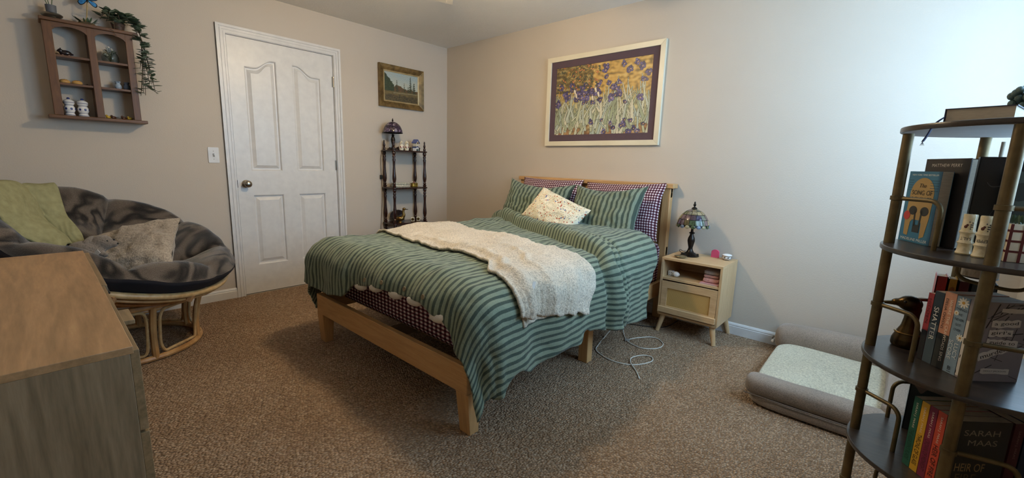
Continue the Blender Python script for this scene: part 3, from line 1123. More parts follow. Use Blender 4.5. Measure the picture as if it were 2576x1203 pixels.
# pink translucent arch
t = NT('pink_plastic')
t.col('#e8577c')
PINKM = t.done(.35, 0, Transmission_Weight=.25)
pk = thing('pink_stand', 'bright pink arched plastic stand at the back of the nightstand', 'plastic stand', (3.018, -.052, NT_+.0005))
arch = [(-.026, 0), (.026, 0), (.026, .036)]+[(.026*math.cos(R(a)), .036+.020*math.sin(R(a))) for a in range(10, 171, 10)]+[(-.026, .036)]
flat('body', shape2d(arch, [], .014, .002), PINKM, pk, frame_mat((1, 0, 0), (0, 0, 1), (0, 0, 0)))
G().box(-.026, .026, -.018, .006, 0, .003).build('foot', PINKM, pk, bevel=.001)

tb = thing('trinket_box', 'small round white trinket box with gold feet and painted birds', 'box', (3.102, -.085, NT_+.0005))
for i in range(4):
    a = R(45+90*i)
    G().ball((math.cos(a)*.024, math.sin(a)*.024, .003), (.004, .004, .003), 8, 6).build('foot', BRASS, tb)
G().lathe([(.001, .005), (.028, .005), (.030, .008), (.030, .028), (.001, .028)], seg=28).build('body', CERAMW, tb)
G().lathe([(.031, .027), (.0315, .029), (.031, .031), (.029, .031), (.029, .027)], seg=28).build('band', BRASS, tb)
G().lathe([(.0305, .0305), (.031, .034), (.026, .039), (.014, .042), (.001, .043)], seg=28).build('lid', CERAMW, tb)
G().lathe([(.0302, .008), (.0308, .010), (.0302, .012)], seg=28).build('band', BRASS, tb)
for i in range(8):
    a = R(-150+45*i)
    q = Matrix.Rotation(a, 3, 'Z')
    G().ball(q @ Vector((.030, 0, .019)), (.0012, .006, .004), 8, 6, q).ball(q @ Vector((.030, .005, .022)), (.0012, .003, .0025), 8, 6, q).build('painted_bird', M('painted_motif', '#4a3a34', rough=.3), tb)

# things in the cubby
ew = thing('white_case', 'tiny white slotted plastic block in the nightstand cubby', 'plastic block', (2.800, -.262, .3985), R(-12))
flat('body', shape2d(rrect(.034, .036, .003), [rect(-.011, -.005, -.018, -.004), rect(.005, .011, -.018, -.004)], .024), PLASTW, ew, frame_mat((1, 0, 0), (0, 0, 1), (0, .012, .018)), bevel=.001)
for sx in (-.008, .008):
    G().ball((sx, -.0122, .024), (.004, .001, .004), 10, 6).build('dot', M('grey_dot', '#77706a'), ew)
eg = G().ball((0, 0, .019), (.024, .019, .019), 20, 12).ball((.024, 0, .019), (.002, .006, .006), 8, 5).build('white_pebble_case', PLASTW)
eg.location = (2.838, -.275, .3985)
tag(eg, 'small white egg-shaped case beside the white block in the cubby', 'case')
PKC = [fleece('pink_towel', '#c98f88', '#d9a49c', 200, .5, .002), fleece('rose_towel', '#b98a86', '#c99a94', 200, .5, .002), fleece('beige_towel', '#b7a395', '#c6b3a5', 200, .5, .002), M('pink_notebook', '#dca6ac', rough=.6)]
def folded(name, label, loc, rz, w, d, h, mat, seed):
    g = G()
    def f(a, b):
        an = 2*PI*a
        # folded cloth: superellipse loop in (y,z), swept over x
        cy, cz = math.cos(an), math.sin(an)
        yy = d/2*math.copysign(abs(cy)**.35, cy)
        zz = h/2+h/2*math.copysign(abs(cz)**.55, cz)
        x = (b-.5)*w*(1-.04*nz(an, seed))
        k = 1-.25*(abs(2*b-1)**8)
        return (x, yy*k+.003*nz(an*2, b*4, seed), (zz-h/2)*k+h/2+.002*nz(b*6, an*2, seed))
    g.grid(28, 16, f, closeu=True)
    b0 = len(g.v)
    g.f.append(tuple(i*17 for i in range(28)))
    g.f.append(tuple(i*17+16 for i in reversed(range(28))))
    o = g.build(name, mat, None, angle=60)
    o.location = loc
    o.rotation_euler = (0, 0, rz)
    return tag(o, label, 'cloth')
nbk = thing('notebook', 'thin pink notebook under the folded cloths in the cubby', 'notebook', (3.072, -.255, .3985))
G().box(-.058, .058, -.07, .06, 0, .001).box(-.058, .058, -.07, .06, .007, .008).box(-.058, -.056, -.07, .06, 0, .008).build('cover', PKC[3], nbk)
G().box(-.056, .056, -.068, .058, .001, .007).build('pages', PAPER, nbk)
folded('folded_cloth', 'folded pink cloth at the bottom of the cubby stack', (3.074, -.245, .4068), R(2), .100, .115, .030, PKC[0], 1)
folded('folded_cloth', 'folded rose cloth in the middle of the cubby stack', (3.074, -.24, .4372), R(-3), .094, .11, .022, PKC[1], 2)
folded('folded_cloth', 'folded beige cloth on top of the cubby stack', (3.072, -.24, .4596), R(1), .094, .11, .026, PKC[2], 3)

# ================================================================== pictures
def painted(name, nx, ny, W, H, fn, parent, m):
    """flat print: a fine grid whose face colours are computed stroke by stroke"""
    verts = []
    faces = []
    for j in range(ny+1):
        for i in range(nx+1):
            verts.append((W*(i/nx-.5), H*(j/ny-.5), 0))
    for j in range(ny):
        for i in range(nx):
            a = j*(nx+1)+i
            faces.append((a, a+1, a+nx+2, a+nx+1))
    me = bpy.data.meshes.new(name)
    me.from_pydata(verts, [], faces)
    ca = me.color_attributes.new('print', 'FLOAT_COLOR', 'POINT')
    buf = []
    for j in range(ny+1):
        for i in range(nx+1):
            buf += list(lin(fn(i/nx, j/ny)) if True else 0)
    ca.data.foreach_set('color', buf)
    t = NT(name+'_ink')
    at = t.n('VertexColor', layer_name='print')
    t.l(at.outputs['Color'], t.b.inputs['Base Color'])
    mt = t.done(.45)
    return flat(name, me, mt, parent, m, smooth=False)

# large picture over the bed: generic garden flowers in ochre, violet and sage (a plain stand-in)
FW0, FW1, FZ0, FZ1 = 1.436, 2.515, 1.317, 2.077
FC = ((FW0+FW1)/2, (FZ0+FZ1)/2)
pic = thing('framed_print', 'large framed print of purple flowers in a pale frame above the headboard', 'picture', (FC[0], -.001, FC[1]))
FW, FH = FW1-FW0, FZ1-FZ0
FRAMEM = M('champagne_frame', '#d4cab0', '#ddd4bd', rough=.35, metal=0.0, nscale=3)
def picframe(W, H, bw, d0, d1, mat, parent, fm, n=4):
    for nm, pts in (('frame_rail', [(-W/2, -H/2), (W/2, -H/2), (W/2-bw, -H/2+bw), (-W/2+bw, -H/2+bw)]), ('frame_rail', [(W/2, H/2), (-W/2, H/2), (-W/2+bw, H/2-bw), (W/2-bw, H/2-bw)]),
                    ('frame_stile', [(-W/2, H/2), (-W/2, -H/2), (-W/2+bw, -H/2+bw), (-W/2+bw, H/2-bw)]), ('frame_stile', [(W/2, -H/2), (W/2, H/2), (W/2-bw, H/2-bw), (W/2-bw, -H/2+bw)])):
        g = G()
        b = [fm @ Vector((p[0], p[1], 0)) for p in pts]
        tp = [fm @ Vector((p[0], p[1], d0 if i < 2 else d1)) for i, p in enumerate(pts)]
        g.hexa(b, tp)
        g.build(nm, mat, parent, smooth=False, bevel=.0015)
fmB = frame_mat((1, 0, 0), (0, 0, 1), (0, 0, 0))
picframe(FW, FH, .040, .026, .024, FRAMEM, pic, fmB)
flat('mat_board', shape2d(rect(-FW/2+.035, FW/2-.035, -FH/2+.035, FH/2-.035), [rect(-FW/2+.095, FW/2-.095, -FH/2+.095, FH/2-.095)], .003), M('plum_mat_board', '#54414a', rough=.8), pic, frame_mat((1, 0, 0), (0, 0, 1), (0, -.010, 0)), smooth=False)
rnd = random.Random(11)
AW, AH = FW-.19, FH-.19
strokes = []
NXP, NYP = 330, 215
import_buf = [[None]*(NXP+1) for _ in range(NYP+1)]
def mixc(a, b, k):
    a, b = a.lstrip('#'), b.lstrip('#')
    return '#'+''.join('%02x' % int(int(a[i:i+2], 16)*(1-k)+int(b[i:i+2], 16)*k) for i in (0, 2, 4))
for j in range(NYP+1):
    for i in range(NXP+1):
        x, y = i/NXP, j/NYP
        n = nz(x*26, y*26, 1)
        up = sm(.42, .62, y+.10*nz(x*5, y*5, 3))
        c = mixc('#a8a27a', '#b8924c', up)
        if y < .12+.05*nz(x*9, 0, 2):
            c = mixc('#a56a45', '#8a7a55', .5+.5*nz(x*14, y*14, 5))
        if x < .42 and y > .62:
            c = mixc('#4a4a38', '#9a7a3e', .5+.5*math.sin(40*nz(x*9, y*9, 7)))
        import_buf[j][i] = mixc(c, '#2c2822' if n < 0 else '#d8c48c', min(.5, abs(n)*.8))
def stroke(pts, w0, w1, c, edge='#45463a'):
    n = len(pts)
    for grow, cc in ((.9, edge), (0, c)):
        if not cc:
            continue
        for k in range(n-1):
            (x0, y0), (x1, y1) = pts[k], pts[k+1]
            steps = max(2, int(math.hypot((x1-x0)*NXP, (y1-y0)*NYP)*.9))
            for q in range(steps):
                f = q/steps
                cx, cy = (x0+(x1-x0)*f)*NXP, (y0+(y1-y0)*f)*NYP
                wd = w0+(w1-w0)*(k+f)/(n-1)+grow
                for jj in range(max(0, int(cy-wd)), min(NYP, int(cy+wd+1))+1):
                    for ii in range(max(0, int(cx-wd)), min(NXP, int(cx+wd+1))+1):
                        if math.hypot(ii-cx, jj-cy) <= wd:
                            import_buf[jj][ii] = cc
for q in range(150):
    x = rnd.random()
    y = rnd.uniform(-.05, .25)
    hgt = rnd.uniform(.2, .5)*(1.15 if x > .5 else .85)
    ln = rnd.uniform(-.10, .10)
    bd = rnd.uniform(-.05, .05)
    c = rnd.choice(['#b0b294', '#9ca184', '#c0c0a8', '#949c80', '#c8c4ac', '#a6b2a8', '#b4bbac'])
    stroke([(x, y), (x+ln*.4+bd, y+hgt*.5), (x+ln, y+hgt)], rnd.uniform(2.8, 5.2), .8, c)
def bloom(x, y, r, c):
    for p in range(7):
        a = 2*PI*p/7+rnd.random()
        rr = r*rnd.uniform(.4, .9)
        stroke([(x, y), (x+math.cos(a)*rr/1.5, y+math.sin(a)*rr)], r*NYP*.26, r*NYP*.32, mixc(c, rnd.choice(['#2e2744', '#8f88b0', '#6b6290']), rnd.uniform(.1, .6)), '#231f2c')
    stroke([(x, y-.01), (x+.008, y)], 1.2, 1, '#c9a050', None)
for q in range(58):
    x, y = rnd.random(), rnd.uniform(.42, .97)
    if x < .5 and y > .66:
        y -= .22
    bloom(x, y, rnd.uniform(.03, .062), rnd.choice(['#5d5484', '#4b4470', '#6d6492', '#55507c']))
for q in range(14):
    bloom(rnd.uniform(.33, 1), rnd.uniform(.02, .2), rnd.uniform(.03, .055), rnd.choice(['#5d5484', '#7a7298', '#4b4470']))
for q in range(70):
    x, y = rnd.uniform(0, .5), rnd.uniform(.66, 1)
    stroke([(x, y), (x+.012, y+rnd.uniform(-.02, .02))], 1.5, 2.2, rnd.choice(['#c77a48', '#b06a3c', '#d29a58', '#6a6a48', '#4c4f3a']))
for q in range(5):
    x, y = rnd.uniform(.2, .95), rnd.uniform(.5, .8)
    stroke([(x, y), (x+.01, y-.05)], 3.5, 2.0, '#d8ccb8')
painted('print', NXP, NYP, AW+.004, AH+.004, lambda x, y: import_buf[min(NYP, int(round(y*NYP)))][min(NXP, int(round(x*NXP)))], pic, frame_mat((1, 0, 0), (0, 0, 1), (0, -.009, 0)))
G().box(-FW/2+.03, FW/2-.03, -.008, 0, -FH/2+.03, FH/2-.03).build('backing', BLACK, pic, smooth=False)

# small landscape painting on the left wall
LY0, LY1, LZ0, LZ1 = -.863, -.338, 1.672, 2.077
lp = thing('framed_landscape', 'small landscape painting in a gilt frame above the dark shelf stand', 'painting', (.001, (LY0+LY1)/2, (LZ0+LZ1)/2))
LW, LH = LY1-LY0, LZ1-LZ0
GILT = M('gilt_frame', '#5a4728', '#8a7043', rough=.42, metal=.45, nscale=18, bump=.15, bscale=60)
GILT2 = M('gilt_frame_inner', '#a08a5e', '#b9a57c', rough=.4, metal=.35, nscale=18)
fmL = frame_mat((0, 1, 0), (0, 0, 1), (0, 0, 0))
picframe(LW, LH, .030, .030, .022, GILT, lp, fmL)
picframe(LW-.055, LH-.055, .026, .024, .012, GILT, lp, fmL)
picframe(LW-.105, LH-.105, .014, .016, .012, GILT2, lp, fmL)
def landscape(x, y):
    n = nz(x*22, y*22, 4)
    n2 = nz(x*60, y*60, 2)
    c = mixc('#b4bcb2', '#9fb0b4', sm(.5, 1, y)) if y > .45 else '#6b5a34'
    c = mixc(c, '#c4b89a', max(0, .4*nz(x*5, y*7, 1)))
    hz = .46+.05*nz(x*7, 0, 1)
    if y < hz:
        c = mixc('#4a3f26', '#7d6a3c', .5+.5*nz(x*10, y*16, 9))
        if y < .22+.05*nz(x*8, 1, 1):
            c = mixc('#352e1e', '#5d5030', .5+n)
        if abs(y-.30-.06*(x-.4)) < .02 and x > .25:
            c = mixc(c, '#8f8a70', .6)
    th = .45+.12*math.exp(-((x-.4)/.15)**2)+.04*nz(x*20, 2, 2)
    if .36 < y < th+.03*n:
        c = mixc('#3a3a24', '#7a4f30', .5+.5*nz(x*14, y*14, 6))
    lt = .95-.9*max(0, x-.02)*1.6+.06*nz(x*30, y*20, 3)
    if x < .28 and .34 < y < lt:
        c = mixc('#26301e', '#3d4a2a', .5+.7*n)
    for tx, tw, tt in ((.77, .045, .93), (.88, .05, .74), (.58, .02, .68), (.36, .025, .74), (.70, .03, .6)):
        k = (tt-y)/(tt-.36)
        if 0 < k < 1 and abs(x-tx) < tw*(.25+.9*k)*(.7+.5*math.sin(y*90+tx*50)+.5*n2):
            c = mixc('#232a1c', '#3e4429', .5+.6*n)
    return mixc(c, '#1c1a12' if n2 < 0 else '#d8cda8', min(.18, abs(n2)*.3))
painted('canvas', 110, 80, LW-.13, LH-.13, landscape, lp, frame_mat((0, 1, 0), (0, 0, 1), (.010, 0, 0)))
G().box(0, .009, -LW/2+.02, LW/2-.02, -LH/2+.02, LH/2-.02).build('backing', BLACK, lp, smooth=False)
# ================================================================== papasan chair in the corner
PC = Vector((.63, -2.965, .60))
PN = Vector((math.sin(.41)*math.cos(.91), math.sin(.41)*math.sin(.91), math.cos(.41)))
PR = .575
pap = thing('papasan_chair', 'round rattan papasan chair in the corner behind the dresser', 'chair', (.63, -2.93, 0))
ring = lambda r, z, n=48, c=(0, 0): [(c[0]+r*math.cos(2*PI*i/n), c[1]+r*math.sin(2*PI*i/n), z) for i in range(n)]
base = G().tube(ring(.335, .018), .016, True).build('base_ring', RATTAN, pap)
G().tube(ring(.372, .325), .016, True).build('top_ring', RATTAN, pap)
G().tube(ring(.350, .300), .011, True).build('inner_ring', RATTAN, pap)
NP = 7
for i in range(NP):
    a = R(12)+2*PI*i/NP
    pl = []
    for k in range(9):
        f = k/8
        rr = .335+.037*f-.018*math.sin(PI*f)
        pl.append((rr*math.cos(a), rr*math.sin(a), .018+.307*f))
    G().tube(pl, .0165).build('post', RATTAN, pap)
    # rounded cane loop between posts
    a0, a1 = a+.085, a+2*PI/NP-.085
    lp_ = []
    for (u, z) in rrect(a1-a0, .255, .07, 4):
        aa = (a0+a1)/2+u
        zz = .172+z
        rr = .338+.037*(zz/.325)-.018*math.sin(PI*zz/.325)
        lp_.append((rr*math.cos(aa), rr*math.sin(aa), zz))
    G().tube(lp_, .008, True, 7).build('cane_loop', RATTAN2, pap)
pm = Vector((0, 0, 1)).rotation_difference(PN).to_matrix().to_4x4()
pm.translation = PC-Vector((.63, -2.93, 0))
def bowl_z(r):
    return -.245*(1-(r/PR)**2)
G().tube(ring(PR, 0, 72), .017, True, 10).xf(pm).build('rim', RATTAN2, pap)
G().tube(ring(PR-.012, -.034, 72), .009, True, 7).xf(pm).build('rim_under', RATTAN, pap)
for r in (.46, .34, .20):
    G().tube(ring(r, bowl_z(r)-.02, 48), .009, True, 7).xf(pm).build('bowl_ring', RATTAN, pap)
for i in range(14):
    a = 2*PI*i/14
    G().tube([(r*math.cos(a), r*math.sin(a), bowl_z(r)-.008) for r in (.18, .26, .34, .42, .5, PR)], .007, seg=6).xf(pm).build('bowl_rib', RATTAN, pap)
for i in range(3):
    a = R(-38+35*i)
    G().tube([(math.cos(a+.0)*PR, math.sin(a)*PR, 0), (math.cos(a)*(PR-.005), math.sin(a)*(PR-.005), -.04)], .020, seg=8).xf(pm).build('wrapping', M('cane_wrap', '#b9895a', rough=.5), pap)

# cushion: plush bowl with eight puffed segments
t = NT('brown_faux_fur')
v = t.coord('Object', (1, 1, 1))
n1 = t.noise(v, 2.6, 3, .5, .8)
wv = t.math('ABSOLUTE', t.math('SINE', t.math('MULTIPLY', n1, 22.0)))
c = t.ramp(wv, [(.1, '#1d1815'), (.5, '#372f29'), (.97, '#6b5f54')])
fn_ = t.noise(v, 220, 3, .7)
t.col(t.mix(1.0, c, t.ramp(fn_, [(.3, '#b4b4b4'), (.65, '#ffffff')]), 'MULTIPLY'))
t.bump(fn_, .6, .004)
FUR = t.done(.9, 0, Specular_IOR_Level=.15, Sheen_Weight=.4)
cz = M('black_cushion_backing', '#17141a', rough=.9)
def cush_top(a, r):
    """local point on the cushion's upper face; r 0..1"""
    rad = r*.592
    z = -.165*(1-min(1, (rad/.50))**2)+.085
    seam = abs(math.sin(a*4))**.45
    z += .075*(seam-.5)*sm(.12, .35, r)*(1-sm(.80, 1.0, r))
    z += .050*sm(.55, .82, r)-.040*sm(.90, 1.0, r)
    z -= .035*math.exp(-((r-.30)/.05)**2)*.8
    z += .012*nz(math.cos(a)*3*r, math.sin(a)*3*r, 4)+.006*nz(math.cos(a)*9*r, math.sin(a)*9*r, 2)
    rad *= 1+.018*(seam-.5)*sm(.5, 1, r)
    return Vector((rad*math.cos(a), rad*math.sin(a), z))
cush = thing('papasan_cushion', 'dark brown faux fur cushion filling the papasan bowl', 'cushion', PC, mat3=pm.to_3x3())
g = G()
g.grid(112, 40, lambda a, b: cush_top(2*PI*a, b), closeu=True)
g.build('fur_top', FUR, cush, angle=80)
def cush_side(a, b):
    e = cush_top(2*PI*a, 1.0)
    prof = [(0, 0), (.004, -.012), (-.004, -.03), (-.018, -.058), (-.035, -.080), (-.12, -.135), (-.26, -.21), (-.45, -.27)]
    q = b*(len(prof)-1)
    i = min(int(q), len(prof)-2)
    f = q-i
    dr_, dz_ = prof[i][0]*(1-f)+prof[i+1][0]*f, prof[i][1]*(1-f)+prof[i+1][1]*f
    an = 2*PI*a
    rr = math.hypot(e.x, e.y)+dr_
    return (rr*math.cos(an), rr*math.sin(an), e.z*(1-b*.5)+.028*b+dz_)
g = G()
g.grid(96, 14, cush_side, closeu=True)
g.build('backing', cz, cush, angle=80)

# pale green quilted throw over the back of the cushion
t = NT('sage_quilt')
v = t.coord('Object')
wv = t.n('TexWave', bands_direction='DIAGONAL', wave_type='BANDS')
wv.inputs['Scale'].default_value = 26
wv.inputs['Distortion'].default_value = 1.0
t.l(v, wv.inputs['Vector'])
t.col(t.ramp(t.noise(v, 30, 4), [(.3, '#8d8a66'), (.7, '#a19e78')]))
t.bump(wv.outputs['Fac'], .35, .004)
QUILT = t.done(.9, 0, Specular_IOR_Level=.1)
P3 = pm.to_3x3().inverted()
def on_cush(wx, wy, lift=.0):
    """world x,y -> world point on the cushion top (iterates along the bowl normal)"""
    z = .62
    for _ in range(12):
        l = P3 @ (Vector((wx, wy, z))-PC)
        rr = math.hypot(l.x, l.y)/.592
        if rr > 1:
            rr = 1
        q = cush_top(math.atan2(l.y, l.x), rr)
        wq = PC+pm.to_3x3() @ q
        z += (q.z-l.z)*.8
    return Vector((wx, wy, z+lift))
def quilt_pt(a, b):
    # along the far-left of the bowl, from rim towards the seat
    an = R(211)+R(62)*a
    r = 1.0-.70*b
    q = cush_top(an, max(.05, r))
    q = q.copy()
    q.z += .022+.010*nz(a*5, b*5, 2)
    if b < .12:
        q.z -= (.12-b)*.6
        q.x *= 1+(.12-b)*.5
        q.y *= 1+(.12-b)*.5
    return PC+pm.to_3x3() @ q
g = G()
g.grid(50, 40, quilt_pt)
o = g.build('quilted_throw', QUILT, None, angle=80, solid=.012)
tag(o, 'pale sage green quilted throw draped over the back of the papasan cushion', 'throw')

o = pillow('throw_pillow', 'oatmeal sherpa throw pillow lying in the papasan chair', (.775, -2.895, .600), (R(36), R(-14), R(60)), .46, .40, .15, SHERPAG, 12, cat='pillow', wr=.018)

# plush animal curled by the pillow
pl = thing('plush_toy', 'grey plush toy animal lying beside the oatmeal pillow in the papasan', 'plush toy', (.935, -3.075, .625), R(40))
g = G()
g.ball((0, 0, .03), (.085, .06, .05), 20, 12).ball((.055, .035, .065), (.045, .042, .040), 18, 12).ball((.085, .06, .055), (.022, .020, .018))
g.ball((-.06, -.03, .02), (.04, .035, .03)).ball((.05, -.05, .015), (.045, .02, .018)).ball((.075, .0, .012), (.04, .018, .016))
o = g.build('body', PLUSHG, pl, angle=180)
md = o.modifiers.new('remesh', 'REMESH')
md.mode = 'VOXEL'
md.voxel_size = .007
md.use_smooth_shade = True
md = o.modifiers.new('smooth', 'SMOOTH')
md.iterations = 4
for sy in (-1, 1):
    G().ball((.03+.01*sy, .035+sy*.038, .08), (.018, .010, .034), 12, 8, Matrix.Rotation(R(55*sy), 3, 'X')).build('ear', PLUSHG, pl)
    G().ball((.092, .042+sy*.018, .078), .0045, 8, 6).build('eye', BLACK, pl)
G().ball((.105, .066, .058), (.005, .005, .004), 8, 6).build('nose', BLACK, pl)
G().box(-.01, .01, -.001, .001, -.012, .012).xf(Matrix.Translation((.095, -.035, .03)) @ Matrix.Rotation(R(50), 4, 'Y')).build('tag', PLASTW, pl)

# ================================================================== dresser
dz1 = .752
dq = thing('dresser', 'grey-brown oak dresser with drawers along the near left', 'dresser', (2.155, -3.35, 0))
DX0, DX1, DYB, DYF = 1.520-2.155, 2.790-2.155, -.28, .235
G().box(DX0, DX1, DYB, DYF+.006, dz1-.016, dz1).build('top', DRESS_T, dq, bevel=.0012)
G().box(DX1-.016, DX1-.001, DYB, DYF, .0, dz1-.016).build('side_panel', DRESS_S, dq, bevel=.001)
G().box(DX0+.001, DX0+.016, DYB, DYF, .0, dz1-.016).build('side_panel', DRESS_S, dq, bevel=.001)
G().box(DX0+.016, DX1-.016, DYB, DYB+.006, .03, dz1-.016).build('back_panel', DRESS_S, dq)
G().box(DX0+.016, DX1-.016, DYB, DYF, .04, .055).build('bottom', DRESS_S, dq)
DFR = wood('grey_oak_front', '#6e5c40', '#8c7556', 'x', .7, .45, .08, '#9c8666')
HND = M('dresser_handle', '#2c2824', rough=.4, metal=.5)
cw = (DX1-DX0)/2
for c in range(2):
    x0 = DX0+c*cw+.002
    x1 = x0+cw-.004
    rows = [(.562, .742), (.372, .556), (.182, .366), (.045, .176)]
    for rI, (z0, z1) in enumerate(rows):
        op = .0
        if c == 0 and rI == 0:
            op = .006
        fr = G().box(x0, x1, DYF+op, DYF+.015+op, z0, z1).build('drawer_front', DFR, dq, bevel=.001)
        if op:
            G().box(x0+.03, x1-.03, DYF-.3, DYF+op, z0+.02, z1-.04).build('drawer_box', DRESS_S, fr)
        hx = (x0+x1)/2
        if c == 1 and rI == 0:
            # cut-out pull standing proud of the top drawer
            G().box(hx-.055+.03, hx+.055+.03, DYF+.015, DYF+.036, z1-.014, z1-.004).build('pull', DFR, fr, bevel=.001)
        else:
            G().tube([(hx-.05, DYF+.015+op, (z0+z1)/2), (hx-.05, DYF+.034+op, (z0+z1)/2), (hx+.05, DYF+.034+op, (z0+z1)/2), (hx+.05, DYF+.015+op, (z0+z1)/2)], .004, seg=8).build('pull', HND, fr)

wb = thing('carved_bowl', 'small cream and orange object at the far end of the dresser', 'bowl', (1.595, -3.375, dz1+.0005))
G().lathe([(.001, 0), (.030, 0), (.034, .004), (.044, .018), (.047, .024), (.043, .024), (.030, .008), (.001, .006)], seg=24).build('bowl', M('cream_wood', '#c9b48a', rough=.5), wb)
G().ball((0, -.004, .028), (.026, .024, .02), 16, 10).build('filling', M('orange_wax', '#a8622c', rough=.5), wb)
# ================================================================== wall curio shelf
WS = thing('wall_shelf', 'brown wooden curio wall shelf with six open compartments', 'shelf', (0, -2.885, 1.345))
wy = lambda y: y+2.885
wz = lambda z: z-1.345
wbx = lambda x0, x1, y0, y1, z0, z1: G().box(x0, x1, wy(y0), wy(y1), wz(z0), wz(z1))
BROWNY = wood('red_brown_wood_long', '#553720', '#694627', 'y', 1.0, .4, .08, '#78532f')
wbx(.001, .138, -3.112, -2.660, 1.336, 1.356).build('bottom_board', BROWNY, WS, bevel=.003)
wbx(.001, .138, -3.094, -2.662, 1.885, 1.904).build('top_board', BROWNY, WS, bevel=.003)
for y0 in (-3.084, -2.712):
    wbx(.001, .112, y0 if y0 < -3 else -2.706, (-3.072 if y0 < -3 else -2.694), 1.356, 1.885).build('side_panel', BROWNW, WS)
wbx(.112, .124, -3.086, -3.046, 1.356, 1.885).build('face_stile', BROWNW, WS, bevel=.002)
wbx(.112, .124, -2.726, -2.690, 1.356, 1.885).build('face_stile', BROWNW, WS, bevel=.002)
wbx(.001, .124, -2.901, -2.866, 1.356, 1.885).build('centre_post', BROWNW, WS, bevel=.002)
for z in (1.692, 1.533):
    wbx(.001, .120, -3.072, -2.901, z, z+.013).build('shelf_board', BROWNY, WS, bevel=.001)
    wbx(.001, .120, -2.866, -2.706, z, z+.013).build('shelf_board', BROWNY, WS, bevel=.001)
for y0, y1 in ((-3.047, -2.900), (-2.867, -2.725)):
    pts = [(wy(y1), wz(1.886)), (wy(y0), wz(1.886))]
    for k in range(13):
        f = k/12
        pts.append((wy(y0+(y1-y0)*f), wz(1.838+.030*math.sin(PI*f)**.6)))
    flat('arched_valance', shape2d(pts, [], .011), BROWNY, WS, LEFT(.1125), smooth=False)

# -- on top of the curio shelf
cb = thing('candle_holder', 'pewter bowl with a grey candle cup on top of the curio shelf', 'candle holder', (.072, -3.035, 1.905))
PEW = M('pewter', '#6e6a62', '#8d887c', rough=.3, metal=.85, nscale=12)
G().lathe([(.001, 0), (.030, 0), (.036, .004), (.030, .009), (.044, .018), (.047, .026), (.040, .033), (.022, .036), (.001, .036)], seg=28).build('bowl', PEW, cb)
G().lathe([(.001, .036), (.022, .036), (.023, .060), (.024, .078), (.019, .078), (.001, .070)], seg=22).build('cup', M('slate_candle', '#5c6068', rough=.6), cb)
for i, (dx, dy) in enumerate(((0, .004), (.006, -.01), (-.008, -.004))):
    G().tube(catmull([(dx, dy, .068), (dx+.004, dy*2, .10), (dx+.006, dy*3, .125)], 4), .0022, seg=6).build('sprig', M('dried_stem', '#5b6b4a', rough=.8), cb)
    G().ball((dx+.007, dy*3, .13), (.009, .009, .012), 10, 7).build('blossom', M('dusty_pink', '#b06a62', rough=.8), cb)

bf = thing('butterfly_ornament', 'bright blue butterfly ornament on a leafy base on the curio shelf', 'ornament', (.075, -2.895, 1.905))
t = NT('butterfly_blue')
v = t.coord('Object')
t.col(t.ramp(t.noise(v, 55, 3), [(.35, '#1f5f9c'), (.65, '#3f93cf')]))
BFB = t.done(.4)
fz = frame_mat((0, 1, 0), (-.25, 0, .97), (.012, .02, .150))
up_w = [(.0, .0), (.012, .03), (.034, .052), (.052, .050), (.056, .034), (.046, .012), (.02, -.002)]
lo_w = [(.0, 0), (.02, -.002), (.040, -.010), (.044, -.026), (.034, -.038), (.018, -.030), (.004, -.012)]
for sx in (1, -1):
    for wpts in (up_w, lo_w):
        big_ = [(sx*p[0], p[1]) for p in wpts]
        cxx = sum(p[0] for p in big_)/len(big_)
        cyy = sum(p[1] for p in big_)/len(big_)
        sml = [(cxx+(p[0]-cxx)*.78, cyy+(p[1]-cyy)*.78) for p in big_]
        wg = flat('wing', shape2d([tuple(q)[:2] for q in catmull([(a, b, 0) for a, b in big_], 3, True)], [], .0012), BLACK, bf, fz @ Matrix.Rotation(R(12*sx), 4, 'Y'), smooth=False)
        flat('wing_patch', shape2d([tuple(q)[:2] for q in catmull([(a, b, 0) for a, b in sml], 3, True)], [], .0022), BFB, wg, fz @ Matrix.Rotation(R(12*sx), 4, 'Y'), smooth=False)
G().ball((0, 0, 0), (.004, .022, .004), 10, 8).xf(fz).build('body', BLACK, bf)
G().tube(catmull([(.0, .0, .012), (.004, .01, .06), (.010, .02, .147)], 6), .003, seg=6).build('stake', M('straw_stake', '#b59b66', rough=.7), bf)
G().ball((0, .005, .010), (.026, .040, .012), 16, 8).build('moss_base', M('moss', '#4b3a2c', '#5a5238', rough=.95, nscale=60, bump=.6, bscale=200), bf)
GREEN1 = M('leaf_green', '#5f6d55', '#7a886c', rough=.6, nscale=25)
GREEN2 = M('leaf_dark', '#33452f', '#475c40', rough=.55, nscale=25)
def leaf_mesh(name, L, W, mat, curl=.15):
    g = G()
    n = 5
    for i in range(n+1):
        f = i/n
        wd = W/2*math.sin(PI*min(1, f*.93+.05))**.8
        z = curl*L*(f*f)
        g.v += [(f*L, -wd, z+wd*.25), (f*L, 0, z), (f*L, wd, z+wd*.25)]
    for i in range(n):
        a = i*3
        g.f += [(a, a+3, a+4, a+1), (a+1, a+4, a+5, a+2)]
    me = g.mesh(name, mat)
    return me
def put_leaf(name, me, parent, p, d, up=(0, 0, 1), s=1.0):
    d = Vector(d).normalized()
    y = Vector(up).cross(d)
    if y.length < 1e-4:
        y = Vector((0, 1, 0))
    y.normalize()
    z = d.cross(y)
    o = bpy.data.objects.new(name, me)
    m = Matrix((d, y, z)).transposed().to_4x4()
    m = m @ Matrix.Scale(s, 4)
    m.translation = Vector(p)
    o.matrix_local = m
    COL.objects.link(o)
    o.parent = parent
    o.matrix_local = m
    return o
